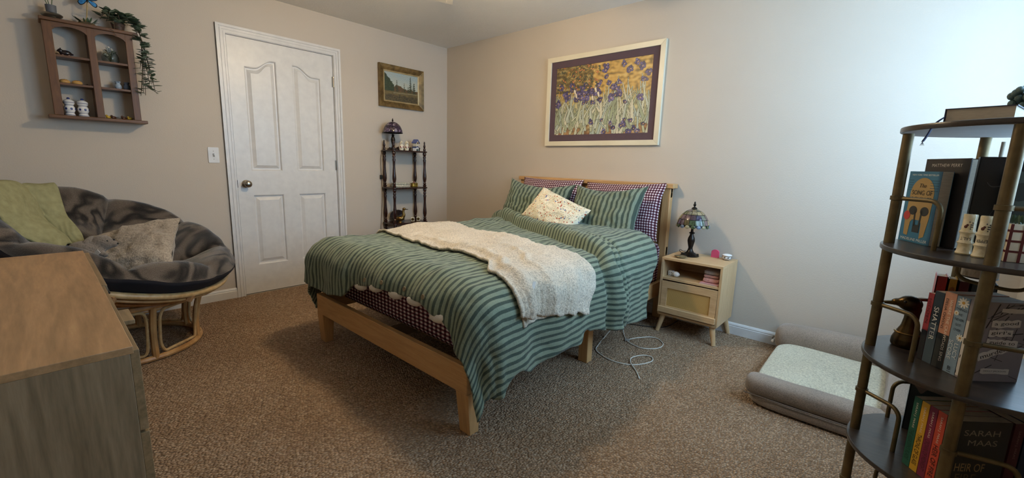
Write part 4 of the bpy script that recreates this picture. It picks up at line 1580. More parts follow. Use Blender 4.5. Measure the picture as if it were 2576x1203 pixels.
lm_spike = leaf_mesh('leaf', .040, .012, GREEN2)
rnd = random.Random(3)
for i in range(16):
    a = rnd.uniform(0, 2*PI)
    put_leaf('leaf', lm_spike, bf, (.012*math.cos(a), .005+.028*math.sin(a), .014), (math.cos(a)*.6, math.sin(a), rnd.uniform(.3, .9)), s=rnd.uniform(.7, 1.2))

pt = thing('trailing_plant', 'trailing green plant spilling down the side of the curio shelf', 'plant', (.072, -2.745, 1.905))
G().lathe([(.001, 0), (.026, 0), (.034, .040), (.036, .046), (.031, .046), (.001, .040)], seg=20).build('pot', M('brown_pot', '#4a3226', rough=.6), pt)
LEAFS = [leaf_mesh('leaf', .034, .021, GREEN1), leaf_mesh('leaf', .028, .018, GREEN2), leaf_mesh('leaf', .031, .020, M('leaf_grey', '#76826c', '#909c86', rough=.6, nscale=25))]
def vine(pts, nl, spread):
    c = catmull(pts, 8)
    st = G().tube(c, .0016, seg=5).build('vine', M('vine_stem', '#5a4a38', rough=.8), pt)
    for k in range(nl):
        f = (k+.5)/nl*(len(c)-1)
        i = min(int(f), len(c)-2)
        p = c[i].lerp(c[i+1], f-i)
        a = k*2.4+rnd.uniform(-.4, .4)
        d = Vector((abs(math.cos(a))*.7+.1, math.sin(a), rnd.uniform(-.5, .35)))
        put_leaf('leaf', rnd.choice(LEAFS), st, p, d, s=rnd.uniform(.8, 1.25)*spread)
for i in range(13):
    s = i/12
    e = Vector((.030+.05*rnd.random(), .062+.085*rnd.random(), -.06-.34*(.35+.65*rnd.random())))
    vine([(0, 0, .040), (.02, .01+.02*s, .085+.02*rnd.random()), (.045, .055+.03*s, .065), (.06, .095, -.01), tuple(Vector((.05, .11, -.05)).lerp(e, .45)), tuple(e)], 24, 1.3)
for i in range(10):
    a = R(36*i)
    vine([(0, 0, .040), (.02*math.cos(a), .03*math.sin(a), .085), (.045*math.cos(a)+.01, .055*math.sin(a), .095+.015*rnd.random()), (.06*math.cos(a)+.02, .085*math.sin(a), .055)], 12, 1.3)
vine([(0, 0, .040), (.03, -.02, .07), (.058, -.025, .02), (.064, -.028, -.045)], 9, .7)
vine([(0, 0, .040), (.03, .06, .07), (.06, .10, -.1), (.055, .115, -.28), (.06, .115, -.33), (.06, .155, -.365)], 26, .9)

# -- in the compartments
fg = thing('animal_figurine', 'dark glazed little animal figurine on the upper left curio shelf', 'figurine', (.060, -3.000, 1.7055))
DKG = M('dark_glaze', '#1e1a1a', '#33292a', rough=.2, nscale=40)
o = G().ball((0, 0, .020), (.020, .028, .018), 18, 12).ball((.006, -.022, .030), (.012, .012, .012)).ball((.008, -.032, .027), (.006, .006, .005)).ball((-.006, .026, .018), (.008, .01, .006)).build('body', DKG, fg, angle=180)
md = o.modifiers.new('remesh', 'REMESH')
md.mode = 'VOXEL'
md.voxel_size = .003
md.use_smooth_shade = True
for sx in (-1, 1):
    for sy in (-1, 1):
        G().ball((sx*.010, sy*.014, .005), (.006, .007, .0055), 10, 7).build('foot', M('pale_foot', '#a08478', rough=.3), fg)
    G().ball((.002+sx*.006, -.020, .042), (.003, .003, .005), 8, 6).build('ear', DKG, fg)
tl = thing('flower_glass', 'clear glass jar of tiny white flowers on the upper right curio shelf', 'glass jar', (.062, -2.800, 1.7055))
t = NT('clear_glass')
t.col('#eef4f2')
CLEAR = t.done(.03, 0, Transmission_Weight=1.0, IOR=1.35)
G().lathe([(.001, 0), (.034, 0), (.042, .015), (.043, .035), (.036, .055), (.030, .066), (.033, .072), (.030, .072), (.027, .066), (.034, .054), (.040, .035), (.039, .016), (.032, .003), (.001, .003)], seg=28).build('jar', CLEAR, tl)
for i in range(20):
    a = i*2.4
    r = .010+.024*((i*.37) % 1)
    h = .035+.055*((i*.61) % 1)
    st = G().tube([(0, 0, .004), (r*.5*math.cos(a), r*.5*math.sin(a), h*.6), (r*math.cos(a), r*math.sin(a), h)], .0009, seg=5).build('stem', GREEN2, tl)
    if i % 2:
        G().ball((r*math.cos(a), r*math.sin(a), h+.003), (.0065, .0065, .005), 8, 6).build('blossom', M('white_petal', '#d8d6cc', rough=.7), tl)
    else:
        put_leaf('leaf', lm_spike, st, (r*.6*math.cos(a), r*.6*math.sin(a), h*.7), (math.cos(a), math.sin(a), .5), s=.6)
YB = M('honey_glaze', '#b98a48', '#cda463', rough=.3, nscale=30)
for i, (y, lb) in enumerate(((-3.022, 'honey yellow ceramic bun nearest the shelf edge, middle left compartment'), (-2.968, 'honey yellow ceramic bun nearest the centre post, middle left compartment'))):
    th = thing('ceramic_bun', lb, 'figurine', (.070, y, 1.5465), 0, 'honey yellow ceramic buns')
    G().lathe([(.001, 0), (.018, 0), (.024, .006), (.025, .012), (.020, .020), (.011, .025), (.001, .026)], seg=22, sx=.9).build('body', YB, th)
    G().tube([(-.018, 0, .021), (0, 0, .0268), (.018, 0, .021)], .0012, seg=5).build('seam', M('brown_line', '#6a4424', rough=.4), th)
G_DISC = M('bronze_disc', '#3a2c22', rough=.5, metal=.3)
th = G().lathe([(.001, 0), (.014, 0), (.016, .003), (.012, .006), (.001, .007)], seg=18).lathe([(.001, .007), (.004, .007), (.003, .010), (.001, .011)], seg=10).build('lidded_pot', G_DISC)
th.location = (.075, -2.925, 1.5465)
tag(th, 'tiny dark lidded pot beside the centre post of the curio shelf', 'pot')
PBL = M('pale_blue_glaze', '#8fa0b2', '#a9b8c6', rough=.2, nscale=20)
DBL = M('slate_blue_glaze', '#4c5664', '#69778a', rough=.2, nscale=20)
for y, mt, lb in ((-2.780, PBL, 'pale blue miniature pitcher on the middle right curio shelf'), (-2.737, DBL, 'slate blue miniature pitcher on the middle right curio shelf')):
    th = thing('miniature_pitcher', lb, 'pitcher', (.066, y, 1.5465), R(200))
    G().lathe([(.001, 0), (.012, 0), (.014, .004), (.018, .014), (.017, .024), (.011, .034), (.011, .040), (.016, .048), (.014, .048), (.009, .040), (.001, .038)], seg=22).build('body', mt, th)
    G().tube(catmull([(.010, 0, .044), (.026, 0, .042), (.028, 0, .028), (.017, 0, .016)], 5), .0025, seg=7).build('handle', mt, th)
    G().ball((-.015, 0, .046), (.008, .006, .004), 10, 6, Matrix.Rotation(R(25), 3, 'Y')).build('spout', mt, th)
for i, (y, lb) in enumerate(((-3.018, 'white and blue lidded jar at the outer end of the bottom left compartment'), (-2.958, 'white and blue lidded jar nearer the centre post, bottom left compartment'))):
    th = thing('lidded_jar', lb, 'jar', (.072, y, 1.3565), 0, 'white and blue lidded jars')
    G().lathe([(.001, 0), (.023, 0), (.025, .005), (.021, .014), (.019, .020), (.026, .034), (.027, .046), (.021, .058), (.019, .064), (.025, .074), (.026, .082), (.001, .082)], seg=24).build('body', CERAMW, th)
    G().lathe([(.026, .082), (.024, .089), (.014, .096), (.008, .099), (.001, .1)], seg=22).build('lid', CERAMW, th)
    G().lathe([(.001, .097), (.006, .099), (.008, .104), (.005, .109), (.001, .110)], seg=14).build('lid_knob', BLUEG, th)
    for z, r in ((.006, .0252), (.019, .0196), (.063, .0197), (.080, .0262)):
        G().lathe([(r-.0006, z-.0015), (r+.0006, z), (r-.0006, z+.0015)], seg=24).build('blue_band', BLUEG, th)
    for k in range(7):
        q = Matrix.Rotation(2*PI*k/7+.3, 3, 'Z')
        G().ball(q @ Vector((.0268, 0, .042)), (.001, .006, .007), 8, 6, q).build('blue_flower', BLUEG, th)
YEL = M('yellow_glaze', '#b8942c', rough=.3)
BRN = M('brown_glaze', '#4a2a1a', rough=.3)
for y, mt, mt2, lb in ((-2.846, YEL, YEL, 'tiny yellow bird figurine beside the centre post, bottom right compartment'), (-2.822, BRN, BRN, 'tiny brown bird figurine next to the yellow bird by the centre post'),
                       (-2.772, BRN, DKG, 'tiny brown upright bird figurine in the bottom right compartment'), (-2.742, YEL, BRN, 'tiny yellow bird figurine with brown wings at the right end of the bottom shelf')):
    th = thing('bird_figurine', lb, 'figurine', (.078, y, 1.3565), R(-60))
    G().ball((0, 0, .009), (.016, .010, .009), 14, 9).ball((.011, 0, .018), (.007, .006, .006), 10, 7).build('body', mt, th)
    G().tube([(.016, 0, .018), (.021, 0, .017)], .002, seg=6, rfn=lambda k: .002-.0015*k).build('beak', BRN, th)
    G().hexa([(-.013, -.005, .008), (-.013, .005, .008), (-.013, .005, .011), (-.013, -.005, .011)], [(-.027, -.004, .012), (-.027, .004, .012), (-.027, .004, .014), (-.027, -.004, .014)]).build('tail', mt2, th)

# ================================================================== dark shelf stand (etagere) by the left wall
et = thing('shelf_stand', 'dark mahogany shelf stand with turned posts in the corner', 'shelf stand', (.115, -.645, 0))
ELEV = [.150, .512, .872, 1.240]
sx_, sy_ = .085, .183
def turned(z0, z1):
    h = z1-z0
    return [(r*1.25, z0+h*f) for r, f in ((.011, 0), (.014, .02), (.014, .05), (.009, .07), (.013, .10), (.009, .13), (.012, .17), (.0155, .24), (.0150, .32), (.0115, .45), (.0095, .60), (.0105, .72), (.013, .78), (.009, .82), (.013, .86), (.009, .90), (.014, .94), (.014, .98), (.011, 1))]
for ix in (-1, 1):
    for iy in (-1, 1):
        prof = [(.001, 0), (.010, 0), (.014, .012), (.012, .03), (.008, .04)]+turned(.04, .142)
        for a, b in zip(ELEV, ELEV[1:]):
            prof += turned(a+.008, b-.008)
        prof += [(.011, 1.248), (.013, 1.256), (.013, 1.268), (.007, 1.278), (.011, 1.288), (.012, 1.300), (.007, 1.316), (.0085, 1.326), (.007, 1.338), (.001, 1.346)]
        G().lathe(prof, (ix*sx_, iy*sy_, 0), 14).build('turned_post', DARKW, et)
edge = []
for (x, y) in rrect(.222, .425, .03, 5):
    edge.append((x, y))
for z in ELEV:
    flat('shelf_board', shape2d(edge, [], .014, .003), DARKW, et, Matrix.Translation((0, 0, z-.007)))
    if z > 1.2:
        flat('back_rail', shape2d([(-.15, 0), (.15, 0), (.12, .03), (.06, .022), (0, .045), (-.06, .022), (-.12, .03)], [], .008), DARKW, et, frame_mat((0, 1, 0), (0, 0, 1), (-.094, 0, z+.006)), smooth=False)
EZ = {k: ELEV[k]+.0075 for k in range(4)}
l2 = thing('table_lamp', 'purple stained glass mushroom lamp on top of the dark shelf stand', 'lamp', (.108, -.775, EZ[3]))
G().lathe([(.001, 0), (.046, 0), (.048, .005), (.040, .011), (.024, .018), (.014, .03), (.012, .05), (.020, .085), (.022, .105), (.014, .130), (.010, .14), (.018, .146), (.008, .152), (.006, .20), (.001, .20)], seg=22).build('base', LB, l2)
t = NT('violet_leaded_glass')
v = t.coord('Object')
vo = t.n('TexVoronoi', feature='DISTANCE_TO_EDGE')
vo.inputs['Scale'].default_value = 42
vc = t.n('TexVoronoi')
vc.inputs['Scale'].default_value = 42
t.l(v, vo.inputs['Vector'])
t.l(v, vc.inputs['Vector'])
sc_ = t.n('SeparateColor')
t.l(vc.outputs['Color'], sc_.inputs['Color'])
cc = t.ramp(sc_.outputs[0], [(0, '#3c2f44'), (.35, '#6a5a72'), (.6, '#8c7f8c'), (.8, '#5a4a50'), (1, '#a89c98')], 'CONSTANT')
t.col(t.mix(t.ramp(vo.outputs['Distance'], [(.04, 1.0), (.08, 0.0)]), cc, '#141110'))
VIOL = t.done(.15)
s2 = G().grid(40, 12, lambda a, b: dome_pt(2*PI*a, b, .094, .105)+Vector((0, 0, .168)), closeu=True).build('lamp_shade', VIOL, l2, solid=.003)
G().tube([(.094*math.cos(2*PI*i/32), .094*math.sin(2*PI*i/32), .167) for i in range(32)], .0035, True, 6).build('skirt_band', LEAD, s2)
G().lathe([(.001, .262), (.018, .264), (.014, .271), (.005, .276), (.008, .284), (.009, .29), (.004, .297), (.005, .302), (.001, .309)], seg=14).build('finial', LB, l2)
G().tube(catmull([(-.04, -.02, .006), (-.085, -.06, .01), (-.095, -.085, -.12), (-.098, -.075, -.45), (-.097, -.10, -.80), (-.098, -.13, -1.1), (-.098, -.10, -1.24)], 8), .0024, seg=6).build('cord', M('brown_cord', '#5a4a3a', rough=.6), l2)
G().box(-.102, -.085, -.095, -.075, -.29, -.25).build('cord_switch', BLACK, l2)

def lidded_pitcher(y, lb):
    th = thing('floral_pitcher', lb, 'pitcher', (.125, y, EZ[3]), R(160), 'cream floral pitchers')
    G().lathe([(.001, 0), (.020, 0), (.021, .006), (.026, .022), (.026, .036), (.019, .056), (.016, .066), (.020, .078), (.001, .078)], seg=22).build('body', CERAM, th)
    G().lathe([(.020, .078), (.017, .086), (.008, .092), (.004, .097), (.005, .101), (.001, .104)], seg=18).build('lid', CERAM, th)
    G().tube(catmull([(.016, 0, .074), (.036, 0, .070), (.036, 0, .045), (.024, 0, .028)], 5), .003, seg=7).build('handle', CERAM, th)
    G().ball((-.022, 0, .074), (.011, .007, .006), 10, 7, Matrix.Rotation(R(30), 3, 'Y')).build('spout', CERAM, th)
    for k in range(5):
        q = Matrix.Rotation(R(-150+75*k), 3, 'Z')
        G().ball(q @ Vector((.0258, 0, .034)), (.0012, .007, .008), 8, 6, q).build('rose', M('painted_rose', '#8c3a48', rough=.3), th)
        G().ball(q @ Vector((.0255, .008, .024)), (.0012, .005, .004), 8, 6, q).build('painted_leaf', M('painted_leaf', '#54603e', rough=.3), th)
lidded_pitcher(-.690, 'cream floral lidded pitcher nearer the purple glass lamp')
lidded_pitcher(-.628, 'cream floral lidded pitcher nearer the birdhouse figurine')
dbw = G().lathe([(.001, 0), (.018, 0), (.026, .02), (.034, .036), (.030, .036), (.016, .008), (.001, .006)], seg=20).build('dark_bowl', DARKW)
dbw.location = (.07, -.575, EZ[3])
tag(dbw, 'small dark wooden bowl behind the cream floral pitchers', 'bowl')
bh = thing('birdhouse_figurine', 'white and blue ceramic birdhouse figurine on the dark shelf stand', 'figurine', (.125, -.515, EZ[3]), R(25))
G().box(-.022, .022, -.028, .028, .0, .040).build('lower_house', CERAMW, bh, bevel=.002)
flat('upper_house', shape2d([(-.025, .046), (.025, .046), (.025, .085), (0, .112), (-.025, .085)], [], .040), CERAM, bh, frame_mat((0, 1, 0), (0, 0, 1), (-.020, 0, 0)), smooth=False)
for sy in (-1, 1):
    G().hexa([(-.026, 0, .111), (.026, 0, .111), (.026, sy*.038, .078), (-.026, sy*.038, .078)], [(-.026, 0, .120), (.026, 0, .120), (.026, sy*.042, .083), (-.026, sy*.042, .083)]).build('roof_slope', M('slate_blue_roof', '#59629a', rough=.3), bh)
    G().hexa([(-.022, 0, .046), (.022, 0, .046), (.022, sy*.034, .034), (-.022, sy*.034, .034)], [(-.022, 0, .052), (.022, 0, .052), (.022, sy*.037, .040), (-.022, sy*.037, .040)]).build('eave', BLUEG, bh)
G().lathe([(.001, 0), (.010, 0), (.010, .003), (.001, .003)], (.020, 0, .082), 16, Matrix.Rotation(R(90), 3, 'Y')).build('entrance', M('entrance_brown', '#6a4a2e', rough=.4), bh)
G().ball((.026, 0, .083), (.006, .006, .006), 10, 7).build('bird', M('bird_yellow', '#b08a4a', rough=.4), bh)
for sy in (-.018, .022):
    G().ball((.024, sy, .012), (.010, .010, .012), 10, 7).build('shrub', M('dark_green_glaze', '#27352a', rough=.3), bh)
G().ball((.026, .028, .028), (.008, .010, .008), 10, 7).build('magpie', DKG, bh)

t = NT('toile_print')
v = t.coord('Object')
t.col(t.ramp(t.noise(v, 55, 4, .6, 1.2), [(.42, '#e0dac8'), (.50, '#7c8468'), (.56, '#d9cfc0'), (.66, '#8c6468')], 'LINEAR'))
TOILE = t.done(.3)
bxx = thing('porcelain_box', 'long printed porcelain box on the middle of the dark shelf stand', 'box', (.120, -.700, EZ[2]))
flat('body', shape2d(rrect(.075, .190, .025), [], .030, .003), TOILE, bxx, Matrix.Translation((0, 0, 0)))
flat('lid', shape2d(rrect(.078, .194, .026), [], .014, .004), TOILE, bxx, Matrix.Translation((0, 0, .031)))
flat('rim', shape2d(rrect(.080, .196, .027), [], .003), BRASS, bxx, Matrix.Translation((0, 0, .0295)), smooth=False)
gb = thing('gilt_trinket_box', 'small gilt trinket box with flowers on its lid, middle of dark shelf stand', 'box', (.130, -.545, EZ[2]))
GLD = M('bright_gilt', '#8c7432', '#b59a4c', rough=.3, metal=.7, nscale=40)
flat('body', shape2d(rrect(.05, .07, .015), [], .028, .003), GLD, gb)
flat('lid', shape2d(rrect(.053, .073, .016), [], .010, .003), GLD, gb, Matrix.Translation((0, 0, .029)))
for i in range(7):
    a = 2*PI*i/7
    G().ball((.012*math.cos(a), .02*math.sin(a), .044+.006*(i % 2)), (.007, .007, .006), 10, 7).build('flower', [M('rosy', '#9a6a60', rough=.4), GREEN2, CERAM][i % 3], gb)

# brass duck maker, used for both ducks
def duck_head(r0):
    return [(0, 0)]
dk = thing('brass_duck', 'small standing brass duck on the lower board of the dark shelf stand', 'figurine', (.150, -.735, EZ[1]), R(60))
g = G()
g.ball((0, 0, .040), (.045, .026, .026), 18, 12).ball((-.035, 0, .042), (.022, .014, .012), 12, 8)
g.tube(catmull([(.020, 0, .045), (.036, 0, .075), (.032, 0, .105), (.036, 0, .130)], 6), .013, seg=10, rfn=lambda k: .020-.009*k)
g.ball((.040, 0, .138), (.018, .014, .014), 14, 9)
o = g.build('body', BRASS, dk, angle=180)
md = o.modifiers.new('remesh', 'REMESH')
md.mode = 'VOXEL'
md.voxel_size = .004
md.use_smooth_shade = True
G().ball((.064, 0, .134), (.018, .010, .004), 12, 7).build('bill', BRASS, dk)
G().lathe([(.001, 0), (.020, 0), (.016, .008), (.008, .018), (.001, .02)], seg=14).build('foot', BRASS, dk)
fr_ = thing('dark_tray', 'dark oval tray leaning at the back of the lower stand board', 'tray', (.035, -.700, EZ[1]))
G().lathe([(.001, 0), (.048, 0), (.056, .004), (.058, .010), (.054, .010), (.046, .004), (.001, .003)], (.010, 0, .0592), 26, Matrix.Rotation(R(78), 3, 'Y'), 1.0, 1.6).build('dish', DKG, fr_)
for y, lb in ((-.598, 'tiny cream cube clock nearer the brass duck'), (-.530, 'tiny cream cube clock farther from the brass duck')):
    ck = thing('desk_clock', lb, 'clock', (.175, y, EZ[1]), R(-35), 'tiny cream cube clocks')
    G().box(-.018, .018, -.018, .018, .004, .046).build('case', CERAM, ck, bevel=.003)
    G().box(-.021, .021, -.021, .021, 0, .005).build('plinth', BRASS, ck)
    q = Matrix.Rotation(R(90), 3, 'Y')
    G().lathe([(.001, 0), (.013, 0), (.013, .002), (.011, .002), (.001, .0015)], (.0178, 0, .026), 20, q).build('dial', M('dial_white', '#ddd6c2', rough=.4), ck)
    G().lathe([(.0125, 0), (.0145, .001), (.0145, .003), (.0125, .003)], (.0176, 0, .026), 20, q).build('bezel', BRASS, ck)
    G().box(.0197, .0203, -.0008, .0008, .025, .035).box(.0197, .0203, -.0005, .008, .0253, .0267).build('hands', BLACK, ck)

# ================================================================== dog bed
db = thing('dog_bed', 'cream fleece dog bed with taupe bolsters on the carpet by the wall', 'dog bed', (3.80, -.50, 0))
dbl = lambda x, y: (x-3.80, y+.50)
def soft_box(x0, x1, y0, y1, z0, z1, r, mat, name, seed=0, amp=.006, n=18):
    g = G()
    hx, hy, hz = (x1-x0)/2, (y1-y0)/2, (z1-z0)/2
    c = Vector(((x0+x1)/2-3.80, (y0+y1)/2+.50, (z0+z1)/2))
    def sph(a, b):
        an, ph = 2*PI*a, -PI/2+PI*b
        d = Vector((math.cos(ph)*math.cos(an), math.cos(ph)*math.sin(an), math.sin(ph)))
        e = .30
        q = Vector([math.copysign(abs(k)**e, k) for k in d])
        p = Vector((q.x*hx, q.y*hy, q.z*hz))
        return c+p+Vector((0, 0, 1))*amp*nz(p.x*7+seed, p.y*7, p.z*5)*(1 if q.z > 0 else 0)
    g.grid(64, 32, sph, closeu=True)
    return g.build(name, mat, db, angle=180)
soft_box(3.470, 4.10, -.955, -.045, 0, .062, .02, TAUPE, 'base_pad', 1, .002)
soft_box(3.490, 4.02, -.855, -.170, .045, .104, .03, SHERPAD, 'fleece_top', 2, .010)
def bolster(pts, r, name, flat_=.85, seed=0):
    g = G()
    c = catmull(pts, 14)
    n = len(c)
    def f(a, b):
        i = b*(n-1)
        k = min(int(i), n-2)
        p = c[k].lerp(c[k+1], i-k)
        tg = (c[k+1]-c[k]).normalized()
        nn = Vector((-tg.y, tg.x, 0))
        end = min(1, min(b, 1-b)*n/5.0)
        rr = r*(1-(1-end)**2.5)**.5 if end < 1 else r
        rr *= 1+.05*nz(b*7, seed, 1)
        an = 2*PI*a
        sq = lambda v: math.copysign(abs(v)**.75, v)
        return p+nn*sq(math.cos(an))*rr+Vector((0, 0, 1))*sq(math.sin(an))*rr*flat_
    g.grid(26, 70, f, closeu=True)
    return g.build(name, TAUPE, db, angle=180)
bolster([(3.468-3.80, -.895+.5, .098), (3.65-3.80, -.897+.5, .098), (3.85-3.8, -.895+.5, .10), (4.09-3.80, -.895+.5, .10)], .060, 'bolster', .80, 1)
bolster([(3.45-3.80, -.105+.5, .110), (3.70-3.80, -.115+.5, .130), (3.95-3.8, -.120+.5, .135), (4.11-3.80, -.12+.5, .135)], .085, 'bolster', .92, 2)
bolster([(4.05-3.80, -.92+.5, .12), (4.065-3.80, -.6+.5, .13), (4.065-3.8, -.3+.5, .13), (4.05-3.80, -.10+.5, .13)], .072, 'bolster', 1.0, 3)
G().tube(catmull([(3.474-3.80, -.948+.5, .058), (3.65-3.80, -.957+.5, .060), (3.85-3.8, -.957+.5, .060), (4.08-3.8, -.955+.5, .060)], 8), .003, seg=6).build('seam_piping', M('taupe_seam', '#6f6359', rough=.9), db)

# ================================================================== cables on the carpet
def cable(name, label, pts, r, mat):
    th = thing(name, label, 'cable', (pts[0][0], pts[0][1], 0))
    o_ = Vector((pts[0][0], pts[0][1], 0))
    G().tube([Vector(p)-o_ for p in catmull(pts, 9)], r, seg=6).build('cord', mat, th)
    return th, o_
CW = M('white_cord', '#cfc9bc', rough=.5)
th, o_ = cable('charging_cable', 'long white charging cable looped on the carpet beside the bed', [(2.60, -.62, .10), (2.57, -.74, .004), (2.60, -.86, .004), (2.64, -.96, .004), (2.755, -1.013, .004), (2.85, -1.005, .004), (2.915, -.955, .004), (2.955, -.86, .004), (2.935, -.80, .004), (2.885, -.81, .005), (2.850, -.89, .006), (2.875, -.965, .009), (2.94, -1.03, .004), (2.985, -1.085, .004)], .0034, CW)
G().box(-.004, .004, -.012, .012, 0, .006).xf(Matrix.Translation(Vector((2.992, -1.095, .001))-o_) @ Matrix.Rotation(R(35), 4, 'Z')).build('plug', CW, th, bevel=.001)
th, o_ = cable('power_cord', 'shorter white cord with a small plug looped nearest the nightstand', [(2.59, -.52, .02), (2.65, -.61, .004), (2.695, -.665, .006), (2.71, -.63, .004), (2.735, -.575, .004), (2.79, -.50, .004), (2.85, -.50, .004), (2.905, -.565, .004), (2.90, -.65, .004), (2.83, -.715, .004), (2.755, -.705, .004), (2.71, -.685, .006)], .0032, CW)
G().box(-.016, .016, -.010, .010, 0, .014).xf(Matrix.Translation(Vector((2.705, -.675, .001))-o_) @ Matrix.Rotation(R(30), 4, 'Z')).build('plug', M('grey_plug', '#8d8880', rough=.4), th, bevel=.002)
G().box(.016, .026, -.006, -.004, .006, .008).box(.016, .026, .004, .006, .006, .008).xf(Matrix.Translation(Vector((2.705, -.675, .001))-o_) @ Matrix.Rotation(R(30), 4, 'Z')).build('prong', NICKEL, th)
cable('lamp_cord', 'black cord running along the carpet behind the nightstand legs', [(2.45, -.40, .004), (2.54, -.385, .004), (2.66, -.34, .004), (2.78, -.25, .004), (2.80, -.10, .004), (2.80, -.03, .004)], .003, BLACK)
# ================================================================== round bookcase at the right
BCX, BCY, BR = 4.127, -1.585, .235
BZ = [.060, .364, .639, .951, 1.270]        # top faces of the boards
bc = thing('round_bookcase', 'round five-tier bookcase with dark boards and antique brass poles', 'bookcase', (BCX, BCY, 0))
POLES = [(3.911, -1.576), (4.086, -1.802), (4.077, -1.372), (4.345, -1.585)]
circ = [(BR*math.cos(2*PI*i/72), BR*math.sin(2*PI*i/72)) for i in range(72)]
for k, z in enumerate(BZ):
    b_ = flat('board', shape2d(circ, [], .013, .002), SHELFW, bc, Matrix.Translation((0, 0, z-.013)))
    cin = [(p[0]*.985, p[1]*.985) for p in circ]
    flat('board_underside', shape2d(cin, [], .001), SHELFU if k == 4 else SHELFW, b_, Matrix.Translation((0, 0, z-.0138)), smooth=False)
for i, (x, y) in enumerate(POLES):
    x, y = x-BCX, y-BCY
    po = G().tube([(x, y, 0), (x, y, BZ[4]-.0135)], .0125, seg=18).build('pole', BRASSP, bc)
    for z in BZ[:4]:
        G().lathe([(.0126, 0), (.0155, .001), (.0155, .012), (.0126, .013)], (x, y, z+.122), 18).build('collar', BRASSP, po)
    G().lathe([(.001, 0), (.015, 0), (.015, .008), (.0126, .010)], (x, y, 0), 16).build('foot', BLACK, po)
def guard(p0, p1, z, name='guard_rail'):
    """rail leaving a pole collar, bending down on to the board"""
    a, b = Vector((p0[0]-BCX, p0[1]-BCY, z+.128)), Vector((p1[0]-BCX, p1[1]-BCY, z+.128))
    d = (b-a).normalized()
    pts = [a, a.lerp(b, .5), b-d*.034]
    for k in range(1, 7):
        an = PI/2*k/6
        pts.append(b-d*.03+d*.03*math.sin(an)-Vector((0, 0, .03))*(1-math.cos(an)))
    pts += [b-Vector((0, 0, .06)), b-Vector((0, 0, .128))]
    G().tube(pts, .0058, seg=10).build(name, BRASSP, bc)
for z in BZ[:4]:
    guard(POLES[0], (4.000, -1.648), z)
    guard(POLES[1], (4.205, -1.775), z)
    guard(POLES[2], (3.985, -1.425), z)
    guard(POLES[3], (4.285, -1.715), z)
# curved hanger bar under the second board
G().tube(catmull([(4.050-BCX, -1.66-BCY, .937), (4.050-BCX, -1.66-BCY, .905), (4.066-BCX, -1.66-BCY, .888), (4.10-BCX, -1.66-BCY, .881), (4.15-BCX, -1.66-BCY, .878), (4.172-BCX, -1.66-BCY, .893), (4.178-BCX, -1.66-BCY, .937)], 6), .0045, seg=8).build('hanger_bar', BRASSP, bc)

INK = {}
def ink(h):
    if h not in INK:
        INK[h] = M('ink_'+h.lstrip('#'), h, rough=.55)
    return INK[h]
def book(label, loc, rz, t, d, h, cover, hard=False, lean=0, group=None, rough=.4, cover2=None):
    """local x = thickness (front cover at x=t), y = depth from the spine, z = height"""
    th = thing('book', label, 'book', loc, rz, group)
    if lean:
        th.rotation_euler = (0, R(lean), rz)
    cm = M('cover_'+cover.lstrip('#'), cover, rough=rough)
    c = .0022 if hard else .0009
    ov = .003 if hard else 0
    G().box(0, c, 0, d, 0, h).box(t-c, t, 0, d, 0, h).box(0, t, 0, c, 0, h).build('cover', cm, th, smooth=False)
    G().box(c, t-c, c, d-ov-.0003, ov+.0003, h-ov-.0003).build('pages', PAPER, th, smooth=False)
    th['t'] = t
    return th
def spine_m(x, z, y=-.0004):
    return frame_mat((0, 0, -1), (1, 0, 0), (x, y, z))
def spine_h(x, z):
    return frame_mat((1, 0, 0), (0, 0, 1), (x, -.0004, z))
def cov_m(t, y, z):
    return frame_mat((0, 1, 0), (0, 0, 1), (t+.0003, y, z))
def patch(th, name, pts, hexc, m):
    return flat(name, shape2d(pts, [], .0003), ink(hexc), th, m, smooth=False)

RZ = R(-49)
XD = Vector((.656, -.755, 0))
YD = Vector((.755, .656, 0))
# --- third board: standing row with spines to the left
p = Vector((4.012, -1.600, BZ[2]+.0006))
row3 = [('thin red and black paperback at the left end of the third board row', .016, .190, '#a02f34'),
        ('dark navy paperback with SHATTER on its spine', .026, .200, '#1f2a36'),
        ('peach and dark paperback with DELIA OWENS on its spine', .030, .207, '#cf9478'),
        ('grey-blue paperback with daisies and LUCY SCORE on its spine', .032, .205, '#8299ad'),
        ('lilac-grey paperback with torn paper strips and string on its cover', .024, .206, '#8d8488')]
bk = []
off = 0
for lb, t_, h_, c_ in row3:
    bk.append(book(lb, p+XD*off, RZ, t_, .130, h_, c_))
    off += t_+.0008
b = bk[0]
patch(b, 'spine_foot', rect(.0003, .0157, 0, .085), '#1b1719', spine_h(0, 0))
text('HIDDEN', ink('#5d1c22'), b, spine_m(.008, .140), width=.07, height=.007)
b = bk[1]
patch(b, 'spine_band', rect(.0003, .0257, 0, .11), '#44535f', spine_h(0, 0))
text('SHATTER', ink('#e4e4e0'), b, spine_m(.013, .112, -.0009), width=.092, height=.013)
b = bk[2]
patch(b, 'spine_foot', rect(.0003, .0297, 0, .094), '#2c2e2d', spine_h(0, 0))
text('DELIA OWENS', ink('#2c2422'), b, spine_m(.0085, .148, -.0009), width=.082, height=.0065)
text('WHERE THE CRAWDADS SING', ink('#eee2d2'), b, spine_m(.0205, .105, -.0009), width=.168, height=.0075)
b = bk[3]
